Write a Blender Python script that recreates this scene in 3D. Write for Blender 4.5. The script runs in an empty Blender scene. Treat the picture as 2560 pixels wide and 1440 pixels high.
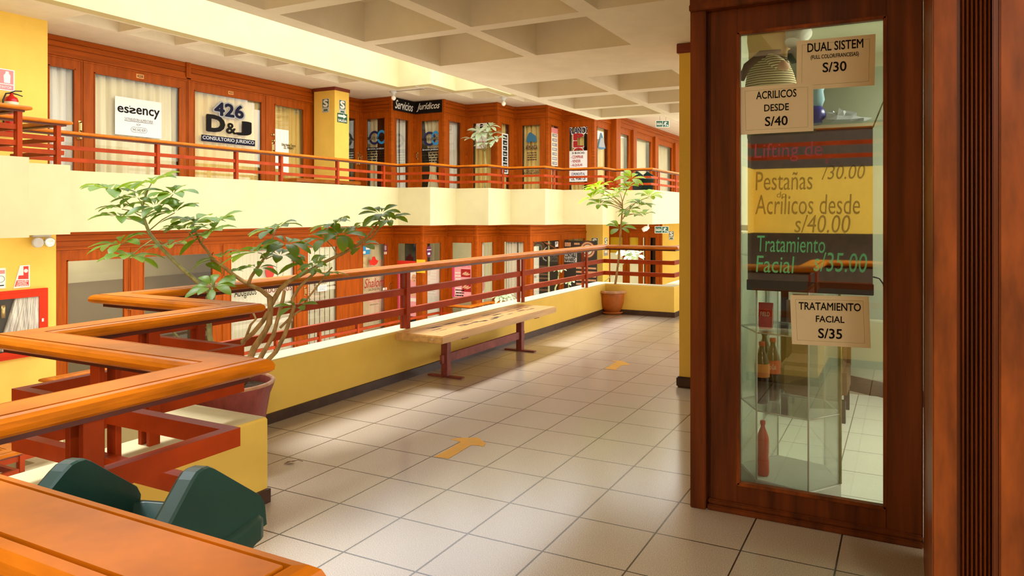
import bpy, bmesh, math, random
from mathutils import Vector, Matrix, noise
random.seed(7)
SC = bpy.context.scene
COL = SC.collection
# ------------------------------------------------------------------ camera
CF, CTH, CYH, CCX, CH = 1768.2, 0.4561, 536.45, 1394.8, 1.518
cam_data = bpy.data.cameras.new('camera'); cam = bpy.data.objects.new('camera', cam_data); COL.objects.link(cam)
cam.location = (0, 0, CH); cam.rotation_euler = (math.pi/2, 0, CTH)
cam_data.sensor_width = 36; cam_data.lens = CF/2560*36
cam_data.shift_x = (1280-CCX)/2560; cam_data.shift_y = (CYH-720)/2560
cam_data.clip_start = 0.02; cam_data.clip_end = 200
SC.camera = cam
# ------------------------------------------------------------------ view, sky, lights
SC.view_settings.view_transform = 'Standard'; SC.view_settings.look = 'None'
SC.view_settings.gamma = 1; SC.view_settings.use_curve_mapping = False
SC.view_settings.exposure = 0.42
W = bpy.data.worlds.new('sky'); SC.world = W; W.use_nodes = True
wn = W.node_tree; bg = wn.nodes['Background']
tc = wn.nodes.new('ShaderNodeTexCoord'); sp = wn.nodes.new('ShaderNodeSeparateXYZ'); rp = wn.nodes.new('ShaderNodeValToRGB')
wn.links.new(tc.outputs['Generated'], sp.inputs[0]); wn.links.new(sp.outputs['Z'], rp.inputs[0]); wn.links.new(rp.outputs[0], bg.inputs[0])
rp.color_ramp.elements[0].position = 0.0; rp.color_ramp.elements[0].color = (0.60, 0.50, 0.38, 1)
rp.color_ramp.elements[1].position = 0.6; rp.color_ramp.elements[1].color = (0.88, 0.92, 1.0, 1)
e = rp.color_ramp.elements.new(0.06); e.color = (1.22, 1.16, 1.03, 1)
bg.inputs[1].default_value = 2.7
SC.cycles.max_bounces = 10; SC.cycles.diffuse_bounces = 6; SC.cycles.transparent_max_bounces = 24
SC.cycles.glossy_bounces = 5; SC.cycles.sample_clamp_indirect = 6

sun_d = bpy.data.lights.new('sun', 'SUN'); sun_d.energy = 3.6; sun_d.angle = math.radians(14); sun_d.color = (0.93, 0.95, 1.0)
sun = bpy.data.objects.new('sun', sun_d); COL.objects.link(sun); sun.rotation_euler = (0, math.radians(-21), 0); sun.location = (-7, 5, 12)
def lamp_area(name, loc, rot, sx, sy, power, color):
    d = bpy.data.lights.new(name, 'AREA'); d.shape = 'RECTANGLE'; d.size = sx; d.size_y = sy; d.energy = power; d.color = color
    o = bpy.data.objects.new(name, d); COL.objects.link(o); o.location = loc; o.rotation_euler = rot
    return o
# ------------------------------------------------------------------ pixel to place (on real planes)
cth, sth = math.cos(CTH), math.sin(CTH)
def ray(px, py):
    u = (px-CCX)/CF; v = (CYH-py)/CF
    return Vector((u*cth-sth, u*sth+cth, v))
def on_x(px, py, X): d = ray(px, py); return Vector((0, 0, CH))+d*(X/d.x)
def on_y(px, py, Y): d = ray(px, py); return Vector((0, 0, CH))+d*(Y/d.y)
def on_z(px, py, Z): d = ray(px, py); return Vector((0, 0, CH))+d*((Z-CH)/d.z)
def at_w(px, py, w): return Vector((0, 0, CH))+ray(px, py)*w

class Fr:
    """a vertical wall plane: s runs to the right as seen from its front, n points to the front"""
    def __init__(self, p0, p1):
        self.p0 = Vector((p0[0], p0[1], 0)); d = Vector((p1[0], p1[1], 0))-self.p0
        self.L = d.length; self.d = d.normalized(); self.n = Vector((self.d.y, -self.d.x, 0))
    def P(self, s, z, o=0.0): return self.p0+self.d*s+self.n*o+Vector((0, 0, z))
    def s(self, px):
        r = ray(px, CYH); k = self.n.dot(self.p0)/self.n.dot(r)
        return (r*k-self.p0).dot(self.d)
    def z(self, px, py):
        r = ray(px, py); k = self.n.dot(self.p0)/self.n.dot(r)
        return CH+r.z*k
# ------------------------------------------------------------------ materials
MATS = {}
def mat(name, col, rough=0.55, var=0.0, scale=(6, 6, 6), bump=0.0, metal=0.0, spec=0.4, coat=0.0, emit=None, detail=4, dirt=None, hue=None):
    m = bpy.data.materials.new(name); m.use_nodes = True; MATS[name] = m
    nt = m.node_tree; b = nt.nodes['Principled BSDF']
    b.inputs['Base Color'].default_value = (*col, 1); b.inputs['Roughness'].default_value = rough
    b.inputs['Metallic'].default_value = metal; b.inputs['Specular IOR Level'].default_value = spec
    b.inputs['Coat Weight'].default_value = coat; b.inputs['Coat Roughness'].default_value = 0.15
    if emit: b.inputs['Emission Color'].default_value = (*emit[0], 1); b.inputs['Emission Strength'].default_value = emit[1]
    if var or bump:
        t = nt.nodes.new('ShaderNodeTexCoord'); mp = nt.nodes.new('ShaderNodeMapping'); mp.inputs['Scale'].default_value = scale
        n = nt.nodes.new('ShaderNodeTexNoise'); n.inputs['Scale'].default_value = 1; n.inputs['Detail'].default_value = detail; n.inputs['Roughness'].default_value = 0.6
        nt.links.new(t.outputs['Object'], mp.inputs[0]); nt.links.new(mp.outputs[0], n.inputs['Vector'])
        if var:
            r = nt.nodes.new('ShaderNodeValToRGB'); nt.links.new(n.outputs['Fac'], r.inputs[0])
            lo = dirt if dirt else tuple(c*(1-var) for c in col); hi = hue if hue else tuple(min(1, c*(1+var)) for c in col)
            r.color_ramp.elements[0].position = 0.3; r.color_ramp.elements[0].color = (*lo, 1)
            r.color_ramp.elements[1].position = 0.7; r.color_ramp.elements[1].color = (*hi, 1)
            nt.links.new(r.outputs[0], b.inputs['Base Color'])
        if bump:
            bp = nt.nodes.new('ShaderNodeBump'); bp.inputs['Strength'].default_value = bump; bp.inputs['Distance'].default_value = 0.01
            nt.links.new(n.outputs['Fac'], bp.inputs['Height']); nt.links.new(bp.outputs[0], b.inputs['Normal'])
    return m
def glass(name, tint=(0.93, 0.96, 0.93), base=0.06, gain=0.9, rough=0.0):
    """clear pane: see-through plus a Fresnel mirror"""
    m = bpy.data.materials.new(name); m.use_nodes = True; MATS[name] = m
    nt = m.node_tree; nt.nodes.remove(nt.nodes['Principled BSDF']); out = nt.nodes['Material Output']
    tr = nt.nodes.new('ShaderNodeBsdfTransparent'); tr.inputs[0].default_value = (*tint, 1)
    gl = nt.nodes.new('ShaderNodeBsdfGlossy'); gl.inputs['Roughness'].default_value = rough
    lw = nt.nodes.new('ShaderNodeFresnel'); lw.inputs['IOR'].default_value = 1.5
    ma = nt.nodes.new('ShaderNodeMath'); ma.operation = 'MULTIPLY_ADD'; ma.inputs[1].default_value = gain; ma.inputs[2].default_value = base; ma.use_clamp = True
    mx = nt.nodes.new('ShaderNodeMixShader')
    nt.links.new(lw.outputs[0], ma.inputs[0]); nt.links.new(ma.outputs[0], mx.inputs[0])
    nt.links.new(tr.outputs[0], mx.inputs[1]); nt.links.new(gl.outputs[0], mx.inputs[2]); nt.links.new(mx.outputs[0], out.inputs[0])
    return m
mat('wood_post', (0.36, 0.072, 0.003), 0.45, 0.26, (14, 14, 1.1), 0.03, spec=0.12)
mat('wood_board', (0.36, 0.072, 0.003), 0.45, 0.26, (1.0, 1.0, 22), 0.03, spec=0.12)
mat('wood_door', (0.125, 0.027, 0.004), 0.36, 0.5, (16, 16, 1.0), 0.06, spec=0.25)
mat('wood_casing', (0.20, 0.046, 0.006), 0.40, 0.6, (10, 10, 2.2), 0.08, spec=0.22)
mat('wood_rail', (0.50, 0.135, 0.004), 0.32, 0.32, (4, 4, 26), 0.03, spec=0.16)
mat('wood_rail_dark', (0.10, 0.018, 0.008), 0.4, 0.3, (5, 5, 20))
mat('wood_bench', (0.66, 0.38, 0.13), 0.30, 0.22, (22, 1.6, 22), 0.03, spec=0.35)
mat('rail_paint', (0.34, 0.040, 0.005), 0.45, 0.2, (4, 4, 4), spec=0.12)
mat('bench_paint', (0.26, 0.055, 0.045), 0.5, 0.35, (9, 9, 9))
mat('paint_cream', (0.60, 0.525, 0.285), 0.7, 0.06, (1.5, 1.5, 1.5), 0.03, spec=0.2)
mat('paint_yellow', (0.90, 0.61, 0.115), 0.6, 0.06, (2, 2, 2), 0.04, spec=0.2)
mat('paint_ceiling', (0.80, 0.735, 0.60), 0.75, 0.05, (3, 3, 3), 0.04, spec=0.2)
mat('trim_red', (0.20, 0.03, 0.012), 0.4)
mat('base_brown', (0.06, 0.028, 0.018), 0.45, 0.3, (8, 8, 8))
mat('shop_wall', (0.62, 0.60, 0.42), 0.7, 0.06, (2, 2, 2))
mat('shop_pale', (0.57, 0.59, 0.47), 0.7, 0.06, (2, 2, 2))
mat('shop_grey', (0.27, 0.22, 0.14), 0.7, 0.06, (2, 2, 2))
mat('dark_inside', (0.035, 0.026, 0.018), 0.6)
mat('curtain_cream', (0.84, 0.76, 0.52), 0.8, 0.08, (3, 3, 1))
mat('curtain_white', (0.86, 0.85, 0.80), 0.8, 0.05, (3, 3, 1))
mat('curtain_gold', (0.82, 0.62, 0.22), 0.8, 0.08, (3, 3, 1))
mat('blind_slat', (0.74, 0.72, 0.58), 0.6, 0.05, (3, 3, 1))
mat('paper', (0.83, 0.74, 0.52), 0.6, 0.03, (8, 8, 8))
mat('white', (0.86, 0.86, 0.83), 0.5); mat('ink', (0.010, 0.008, 0.008), 0.6, spec=0.1); mat('ink_blue', (0.012, 0.013, 0.035), 0.6, spec=0.1); mat('grey', (0.32, 0.32, 0.31), 0.5)
mat('lightgrey', (0.62, 0.63, 0.62), 0.45)
mat('sign_green', (0.012, 0.10, 0.05), 0.4); mat('sign_red', (0.72, 0.03, 0.015), 0.4); mat('sign_pink', (0.72, 0.25, 0.25), 0.45)
mat('deep_red', (0.38, 0.012, 0.012), 0.4); mat('navy', (0.014, 0.018, 0.085), 0.4); mat('sky_blue', (0.03, 0.28, 0.62), 0.4)
mat('steel_blue', (0.04, 0.17, 0.30), 0.45); mat('magenta', (0.70, 0.06, 0.20), 0.5); mat('pink', (0.85, 0.38, 0.44), 0.5)
mat('violet', (0.13, 0.02, 0.10), 0.5); mat('poster_yellow', (0.85, 0.62, 0.03), 0.5); mat('plate_orange', (0.75, 0.33, 0.07), 0.45)
mat('skin', (0.72, 0.42, 0.27), 0.55); mat('cabinet_red', (0.62, 0.032, 0.004), 0.4, 0.08, (3, 3, 3), spec=0.15)
mat('hose', (0.56, 0.52, 0.44), 0.8, 0.5, (26, 26, 2.5), 0.2); mat('brass', (0.62, 0.45, 0.18), 0.3, metal=0.9)
mat('chrome', (0.70, 0.68, 0.62), 0.2, metal=0.9); mat('black', (0.012, 0.012, 0.012), 0.35)
mat('bin_green', (0.010, 0.040, 0.030), 0.34, 0.2, (8, 8, 8), 0.05); mat('bin_dark', (0.010, 0.022, 0.018), 0.45)
mat('pot_clay', (0.50, 0.14, 0.022), 0.45, 0.2, (9, 9, 9)); mat('pot_rim', (0.62, 0.33, 0.18), 0.5, 0.25, (12, 12, 12))
mat('pot_red', (0.30, 0.065, 0.055), 0.55, 0.3, (14, 14, 5), 0.08); mat('soil', (0.11, 0.075, 0.035), 0.9, 0.7, (40, 40, 40), 0.3)
mat('bark', (0.40, 0.24, 0.085), 0.8, 0.35, (30, 30, 12), 0.2, spec=0.2); mat('twig', (0.34, 0.33, 0.13), 0.7, 0.3, (30, 30, 12))
mat('sticker_yellow', (0.72, 0.33, 0.008), 0.6, 0.35, (14, 14, 14), spec=0.15, dirt=(0.60, 0.33, 0.04), hue=(0.74, 0.34, 0.006))
mat('leaf_brown', (0.14, 0.035, 0.010), 0.7); mat('ext_red', (0.55, 0.012, 0.010), 0.25)
mat('case_grey', (0.34, 0.36, 0.37), 0.4); mat('shirt', (0.85, 0.55, 0.20), 0.8, 0.08, (6, 6, 6)); mat('shirt_white', (0.74, 0.74, 0.70), 0.8)
mat('cloth_brown', (0.12, 0.06, 0.022), 0.8); mat('bulb', (0.9, 0.88, 0.8), 0.3); mat('cola', (0.035, 0.010, 0.004), 0.12, coat=0.5)
mat('soda_red', (0.62, 0.03, 0.015), 0.15, coat=0.5); mat('cap_red', (0.60, 0.02, 0.012), 0.4); mat('label_red', (0.60, 0.035, 0.03), 0.4)
mat('label_orange', (0.75, 0.22, 0.06), 0.45); mat('bag_blue', (0.02, 0.02, 0.22), 0.3); mat('bottle_blue', (0.25, 0.42, 0.52), 0.25)
mat('chalk_green', (0.16, 0.62, 0.26), 0.6, emit=((0.16, 0.62, 0.26), 0.12)); mat('chalk_pink', (0.55, 0.07, 0.12), 0.6, emit=((0.55, 0.07, 0.12), 0.06))
mat('chalk_brown', (0.20, 0.11, 0.02), 0.7, spec=0.1); mat('bar_white', (0.8, 0.83, 0.9), 0.4)
glass('pane', (0.98, 0.98, 0.95), 0.0, 0.38); glass('pane_door', (0.95, 0.97, 0.92), 0.05, 1.0); glass('pane_case', (0.96, 0.98, 0.96), 0.01, 0.6)
glass('board_gloss', (0.5, 0.5, 0.5), 0.0, 1.0)
mat('board', (0.40, 0.37, 0.31), 0.02, metal=1.0)
# leaves: green, glossy, a little light coming through
def leaf_mat(name, c0, c1, thru, tcol):
    m = mat(name, c0, 0.40, 0.01, (7, 7, 7), spec=0.18); nt = m.node_tree; b = nt.nodes['Principled BSDF']
    r = [n for n in nt.nodes if n.type == 'VALTORGB'][0]
    r.color_ramp.elements[0].color = (*c0, 1); r.color_ramp.elements[1].color = (*c1, 1)
    t = nt.nodes.new('ShaderNodeBsdfTranslucent'); t.inputs[0].default_value = (*tcol, 1)
    mx = nt.nodes.new('ShaderNodeMixShader'); mx.inputs[0].default_value = thru
    out = nt.nodes['Material Output']
    nt.links.new(b.outputs[0], mx.inputs[1]); nt.links.new(t.outputs[0], mx.inputs[2]); nt.links.new(mx.outputs[0], out.inputs[0])
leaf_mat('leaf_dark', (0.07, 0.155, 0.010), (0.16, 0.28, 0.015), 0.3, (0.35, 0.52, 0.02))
leaf_mat('leaf_sunlit', (0.24, 0.40, 0.015), (0.42, 0.58, 0.02), 0.35, (0.55, 0.75, 0.03))
leaf_mat('leaf_pale', (0.45, 0.56, 0.30), (0.66, 0.74, 0.52), 0.25, (0.6, 0.75, 0.4))
# floor tiles: 0.40 m squares, dark joints, speckled glaze
def tile_mat(name, x0, y0, size, half, col, joint, rough, speck=0.16):
    m = bpy.data.materials.new(name); m.use_nodes = True; MATS[name] = m
    nt = m.node_tree; N = nt.nodes; L = nt.links; b = N['Principled BSDF']
    t = N.new('ShaderNodeTexCoord'); s = N.new('ShaderNodeSeparateXYZ'); L.new(t.outputs['Object'], s.inputs[0])
    ds = []
    for ax, o in ((0, x0), (1, y0)):
        a = N.new('ShaderNodeMath'); a.operation = 'SUBTRACT'; a.inputs[1].default_value = o; L.new(s.outputs[ax], a.inputs[0])
        p = N.new('ShaderNodeMath'); p.operation = 'PINGPONG'; p.inputs[1].default_value = size/2; L.new(a.outputs[0], p.inputs[0]); ds.append(p)
    mn = N.new('ShaderNodeMath'); mn.operation = 'MINIMUM'; L.new(ds[0].outputs[0], mn.inputs[0]); L.new(ds[1].outputs[0], mn.inputs[1])
    lt = N.new('ShaderNodeMapRange'); lt.inputs[1].default_value = half*0.8; lt.inputs[2].default_value = half*1.2; L.new(mn.outputs[0], lt.inputs[0])
    n1 = N.new('ShaderNodeTexNoise'); n1.inputs['Scale'].default_value = 260; n1.inputs['Detail'].default_value = 2; L.new(t.outputs['Object'], n1.inputs['Vector'])
    n2 = N.new('ShaderNodeTexNoise'); n2.inputs['Scale'].default_value = 2.2; n2.inputs['Detail'].default_value = 3; L.new(t.outputs['Object'], n2.inputs['Vector'])
    r1 = N.new('ShaderNodeValToRGB'); L.new(n1.outputs['Fac'], r1.inputs[0])
    r1.color_ramp.elements[0].position = 0.36; r1.color_ramp.elements[0].color = (*[c*(1-2.2*speck) for c in col], 1)
    r1.color_ramp.elements[1].position = 0.60; r1.color_ramp.elements[1].color = (*[min(1, c*(1+speck)) for c in col], 1)
    r2 = N.new('ShaderNodeValToRGB'); L.new(n2.outputs['Fac'], r2.inputs[0])
    r2.color_ramp.elements[0].color = (0.90, 0.88, 0.85, 1); r2.color_ramp.elements[1].color = (1, 1, 1, 1)
    mu = N.new('ShaderNodeMixRGB'); mu.blend_type = 'MULTIPLY'; mu.inputs[0].default_value = 1; L.new(r1.outputs[0], mu.inputs[1]); L.new(r2.outputs[0], mu.inputs[2])
    mx = N.new('ShaderNodeMixRGB'); mx.inputs[1].default_value = (*joint, 1); L.new(lt.outputs[0], mx.inputs[0]); L.new(mu.outputs[0], mx.inputs[2])
    L.new(mx.outputs[0], b.inputs['Base Color'])
    b.inputs['Roughness'].default_value = rough; b.inputs['Specular IOR Level'].default_value = 0.6
    bp = N.new('ShaderNodeBump'); bp.inputs['Strength'].default_value = 0.5; bp.inputs['Distance'].default_value = 0.003
    L.new(lt.outputs[0], bp.inputs['Height']); L.new(bp.outputs[0], b.inputs['Normal'])
    return m
tile_mat('floor_tile', -3.467, 2.432, 0.4, 0.0036, (0.515, 0.43, 0.325), (0.040, 0.028, 0.018), 0.17)
tile_mat('shop_tile', -0.35, 4.1, 0.4, 0.003, (0.66, 0.66, 0.60), (0.20, 0.19, 0.16), 0.3, 0.04)
# ------------------------------------------------------------------ mesh building
class MB:
    def __init__(self): self.v = []; self.f = []; self.m = []; self.sm = []
    def quad_box(self, c8, mi=0):
        b = len(self.v); self.v += [tuple(p) for p in c8]
        for q in ((0, 3, 2, 1), (4, 5, 6, 7), (0, 1, 5, 4), (1, 2, 6, 5), (2, 3, 7, 6), (3, 0, 4, 7)):
            self.f.append([b+i for i in q]); self.m.append(mi); self.sm.append(False)
        return self
    def box(self, x0, x1, y0, y1, z0, z1, mi=0):
        return self.quad_box([(x0, y0, z0), (x1, y0, z0), (x1, y1, z0), (x0, y1, z0), (x0, y0, z1), (x1, y0, z1), (x1, y1, z1), (x0, y1, z1)], mi)
    def fbox(self, fr, s0, s1, z0, z1, o0, o1, mi=0):
        P = fr.P
        return self.quad_box([P(s0, z0, o1), P(s1, z0, o1), P(s1, z0, o0), P(s0, z0, o0), P(s0, z1, o1), P(s1, z1, o1), P(s1, z1, o0), P(s0, z1, o0)], mi)
    def poly(self, pts, mi=0, smooth=False):
        b = len(self.v); self.v += [tuple(p) for p in pts]; self.f.append(list(range(b, b+len(pts)))); self.m.append(mi); self.sm.append(smooth)
        return self
    def slab(self, fr, pts, o0, o1, mi=0):
        """a flat outline (s,z) on a wall plane given thickness"""
        n = len(pts); b = len(self.v)
        self.v += [tuple(fr.P(s, z, o1)) for s, z in pts]+[tuple(fr.P(s, z, o0)) for s, z in pts]
        self.f.append(list(range(b, b+n))); self.f.append(list(range(b+2*n-1, b+n-1, -1)))
        for i in range(n): self.f.append([b+i, b+n+i, b+n+(i+1) % n, b+(i+1) % n])
        self.m += [mi]*(n+2); self.sm += [False]*(n+2)
        return self
    def prism(self, pts, z0, z1, mi=0):
        n = len(pts); b = len(self.v)
        self.v += [(x, y, z0) for x, y in pts]+[(x, y, z1) for x, y in pts]
        self.f.append(list(range(b+n-1, b-1, -1))); self.f.append(list(range(b+n, b+2*n)))
        for i in range(n): self.f.append([b+i, b+(i+1) % n, b+n+(i+1) % n, b+n+i])
        self.m += [mi]*(n+2); self.sm += [False]*(n+2)
        return self
    def loft(self, rings, mi=0, smooth=True, cap=True, closed=True):
        b = len(self.v); k = len(rings[0])
        for r in rings: self.v += [tuple(p) for p in r]
        for i in range(len(rings)-1):
            for j in range(k if closed else k-1):
                a = b+i*k+j; c = b+i*k+(j+1) % k
                self.f.append([a, c, c+k, a+k]); self.m.append(mi); self.sm.append(smooth)
        if cap and closed:
            self.f.append([b+j for j in range(k-1, -1, -1)]); self.f.append([b+(len(rings)-1)*k+j for j in range(k)])
            self.m += [mi, mi]; self.sm += [False, False]
        return self
    def lathe(self, prof, c, n=24, mi=0, cap=True, sx=1, sy=1):
        rings = [[(c[0]+r*sx*math.cos(2*math.pi*j/n), c[1]+r*sy*math.sin(2*math.pi*j/n), c[2]+z) for j in range(n)] for r, z in prof]
        return self.loft(rings, mi, True, cap)
    def tube(self, pts, rad, n=8, mi=0):
        pts = [Vector(p) for p in pts]; rad = rad if isinstance(rad, (list, tuple)) else [rad]*len(pts)
        rings = []; up = Vector((0.31, 0.17, 0.93)).normalized()
        for i, p in enumerate(pts):
            t = (pts[min(i+1, len(pts)-1)]-pts[max(i-1, 0)]).normalized()
            a = t.cross(up); a = a.normalized() if a.length > 1e-4 else t.orthogonal().normalized()
            c = t.cross(a)
            rings.append([p+(a*math.cos(2*math.pi*j/n)+c*math.sin(2*math.pi*j/n))*rad[i] for j in range(n)])
        return self.loft(rings, mi)
    def sweep(self, path, prof, mi=0, closed_prof=True, smooth=False):
        """a profile (d to the left, z) carried along a plan path with mitred corners"""
        P = [Vector(p) for p in path]; rings = []
        for i, p in enumerate(P):
            n = []
            if i > 0: d = (P[i]-P[i-1]).normalized(); n.append(Vector((-d.y, d.x)))
            if i < len(P)-1: d = (P[i+1]-P[i]).normalized(); n.append(Vector((-d.y, d.x)))
            m = n[0] if len(n) == 1 else (n[0]+n[1])/(1+n[0].dot(n[1]))
            rings.append([(p.x+m.x*d_, p.y+m.y*d_, z) for d_, z in prof])
        return self.loft(rings, mi, smooth, True, closed_prof)
    def build(self, name, mats, parent=None, bevel=0.0, seg=2, loc=None):
        me = bpy.data.meshes.new(name); me.from_pydata(self.v, [], self.f); me.update()
        if isinstance(mats, str): mats = [mats]
        for q in mats: me.materials.append(MATS[q])
        me.polygons.foreach_set('material_index', self.m); me.polygons.foreach_set('use_smooth', self.sm)
        bm = bmesh.new(); bm.from_mesh(me); bmesh.ops.recalc_face_normals(bm, faces=bm.faces)
        if bevel:
            es = [e_ for e_ in bm.edges if len(e_.link_faces) == 2 and e_.calc_face_angle(0) > 0.6]
            bmesh.ops.bevel(bm, geom=es, offset=bevel, segments=seg, affect='EDGES', clamp_overlap=True)
        bm.to_mesh(me); bm.free()
        o = bpy.data.objects.new(name, me); COL.objects.link(o)
        if parent: put(o, parent)
        return o
def put(o, parent):
    """o becomes a part of parent and stays where it is"""
    o.parent = parent; root = parent; off = Vector((0, 0, 0))
    while root: off += root.location; root = root.parent
    o.matrix_parent_inverse = Matrix.Translation(-off) if not parent.parent else Matrix.Identity(4)
    if parent.parent: o.matrix_parent_inverse = Matrix.Identity(4)
    return o
LABELS = set()
def tag(o, label, cat, group=None, kind=None):
    o['label'] = label; o['category'] = cat
    if group: o['group'] = group
    if kind: o['kind'] = kind
    return o
def thing(name, loc, label, cat, group=None, kind=None):
    o = bpy.data.objects.new(name, None); COL.objects.link(o); o.location = loc; o.empty_display_size = 0.1
    return tag(o, label, cat, group, kind)
TXT = {}
def text_mesh(body, shear=0.0, bold=0.0, space=1.0, line=1.0, align='CENTER', thick=0.0):
    key = (body, shear, bold, space, line, align, thick)
    if key in TXT: return TXT[key].copy()
    cu = bpy.data.curves.new('text', 'FONT'); cu.body = body; cu.align_x = align; cu.shear = shear; cu.offset = min(0.0, bold); cu.space_character = space; cu.space_line = line
    cu.resolution_u = 3; cu.extrude = thick
    ob = bpy.data.objects.new('text', cu); COL.objects.link(ob)
    me = bpy.data.meshes.new_from_object(ob.evaluated_get(bpy.context.evaluated_depsgraph_get()))
    bpy.data.objects.remove(ob); bpy.data.curves.remove(cu); TXT[key] = me
    return me.copy()
def text(body, fr, s0, s1, z0, z1, m, parent, o=0.004, shear=0.0, bold=0.0, tilt=0.0, name='lettering', **k):
    """lettering that fills the rectangle s0..s1, z0..z1 of a wall plane"""
    me = text_mesh(body, shear, bold, **k)
    xs = [v.co.x for v in me.vertices]; ys = [v.co.y for v in me.vertices]
    ax, bx, ay, by = min(xs), max(xs), min(ys), max(ys)
    fx = (s1-s0)/max(1e-6, bx-ax); fy = (z1-z0)/max(1e-6, by-ay)
    if bold > 0:                                    # heavier strokes: the same outline laid again, shifted all round
        vs = [(v.co.x, v.co.y) for v in me.vertices]; fs = [list(p.vertices) for p in me.polygons]; V = []; F = []
        for k in range(9):
            dx, dy = (0, 0) if k == 8 else (bold*math.cos(k*math.pi/4), bold*math.sin(k*math.pi/4))
            F += [[i+len(V) for i in q] for q in fs]; V += [(x+dx, y+dy, k*1e-5) for x, y in vs]
        me = bpy.data.meshes.new(name); me.from_pydata(V, [], F)
    for v in me.vertices:
        s = s0+(v.co.x-ax)*fx; z = z0+(v.co.y-ay)*fy+tilt*(s-(s0+s1)/2)
        v.co = fr.P(s, z, o+v.co.z*10)
    me.name = name; me.materials.clear(); me.materials.append(MATS[m])
    ob = bpy.data.objects.new(name, me); COL.objects.link(ob)
    if parent: put(ob, parent)
    return ob
def holes(name, outer, rects, z0, z1, m):
    """a plate with rectangular openings"""
    cu = bpy.data.curves.new(name, 'CURVE'); cu.dimensions = '2D'; cu.fill_mode = 'BOTH'; cu.extrude = (z1-z0)/2
    for pts in [outer]+rects:
        s = cu.splines.new('POLY'); s.points.add(len(pts)-1); s.use_cyclic_u = True
        for p, q in zip(s.points, pts): p.co = (q[0], q[1], 0, 1)
    ob = bpy.data.objects.new(name, cu); COL.objects.link(ob)
    me = bpy.data.meshes.new_from_object(ob.evaluated_get(bpy.context.evaluated_depsgraph_get()))
    bpy.data.objects.remove(ob); bpy.data.curves.remove(cu)
    for v in me.vertices: v.co.z += (z0+z1)/2
    me.materials.clear(); me.materials.append(MATS[m]); me.name = name
    for p in me.polygons: p.use_smooth = False
    o = bpy.data.objects.new(name, me); COL.objects.link(o)
    return o
# ================================================================== THE SETTING
def offset_path(path, d):
    P = [Vector(p) for p in path]; out = []
    for i, p in enumerate(P):
        n = []
        if i > 0: t = (P[i]-P[i-1]).normalized(); n.append(Vector((-t.y, t.x)))
        if i < len(P)-1: t = (P[i+1]-P[i]).normalized(); n.append(Vector((-t.y, t.x)))
        m = n[0] if len(n) == 1 else (n[0]+n[1])/(1+n[0].dot(n[1]))
        out.append((p.x+m.x*d, p.y+m.y*d))
    return out
def struct(o, label): return tag(o, label, o.name.split('_')[0], None, 'structure')
F0, FU, FL = 0.0, 1.74, -1.97            # our floor, the opposite upper floor, the opposite lower floor
ZC, ZCU, ZCL = 3.02, 4.72, 1.25          # their ceilings
OURS = [(-1.95, 16), (-1.95, 11.15), (-3.05, 11.15), (-3.05, 10.1), (-4.14, 10.1), (-4.14, 2.675), (-3.02, 2.675), (-3.02, 1.66),
        (-1.96, 1.66), (-1.96, 0.70), (-0.69, 0.70), (-0.69, -0.30), (0.46, -0.30), (0.46, -1.4), (1.6, -1.4), (1.6, -2.6)]
OUT = offset_path(OURS, -0.25)
TEETH = [(-11.4, 5.72), (-10.2, 5.72), (-10.2, 4.71), (-9.21, 4.71), (-9.21, 3.70)]
for k in range(7): TEETH += [(-8.2+k*1.03, 3.70-k*1.01), (-8.2+k*1.03, 2.69-k*1.01)]
TEETH += [(3.0, TEETH[-1][1])]
OPPU = [(-6.15, 30), (-6.15, 18.35), (-7.22, 18.35), (-7.22, 17.42), (-8.39, 17.42), (-8.39, 16.35), (-9.43, 16.35), (-9.43, 15.24),
        (-10.42, 15.24), (-10.42, 14.15), (-11.4, 14.15)]+TEETH
TEETHL = []
for k in range(10): TEETHL += [(-11.4+1.05*k, 6.2-1.0*k), (-10.35+1.05*k, 6.2-1.0*k)]
OPPL = [(-6.2, 24), (-6.2, 19.95), (-7.25, 19.95), (-7.25, 18.95), (-8.3, 18.95), (-8.3, 17.9), (-9.35, 17.9), (-9.35, 16.9), (-10.4, 16.9),
        (-10.4, 15.87), (-11.4, 15.87)]+TEETHL
BACKU = [(3.0, -9.5), (-16.2, -9.5), (-16.2, 31), (-6.15, 31)]
BACKL = [(3.0, -9.5), (-16.2, -9.5), (-16.2, 25), (-6.2, 25)]
# floors
struct(MB().prism(OURS+[(4.2, -2.6), (4.2, 16)], -0.49, F0).build('floor', 'floor_tile'), 'tiled walkway floor in front with dark joints and yellow arrows')
struct(MB().prism([(-0.93, 3.68), (2.4, 3.68), (2.4, 6.45), (-0.93, 6.45)], F0-0.01, F0+0.006).build('floor_shop', 'shop_tile'), 'pale tiled floor seen through the glass shop door')
struct(MB().prism(offset_path(OPPU, -0.02)+BACKU, ZCL, FU).build('floor_opposite_upper', 'paint_ceiling'), 'floor slab of the upper gallery across the atrium')
struct(MB().prism(offset_path(OPPL, -0.02)+BACKL, FL-0.49, FL).build('floor_opposite_lower', 'paint_ceiling'), 'floor slab of the lower gallery across the atrium')
struct(MB().box(-18, 6, -12, 32, -5.4, -5.3).build('floor_atrium', 'paint_ceiling'), 'ground floor at the bottom of the atrium')
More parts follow.
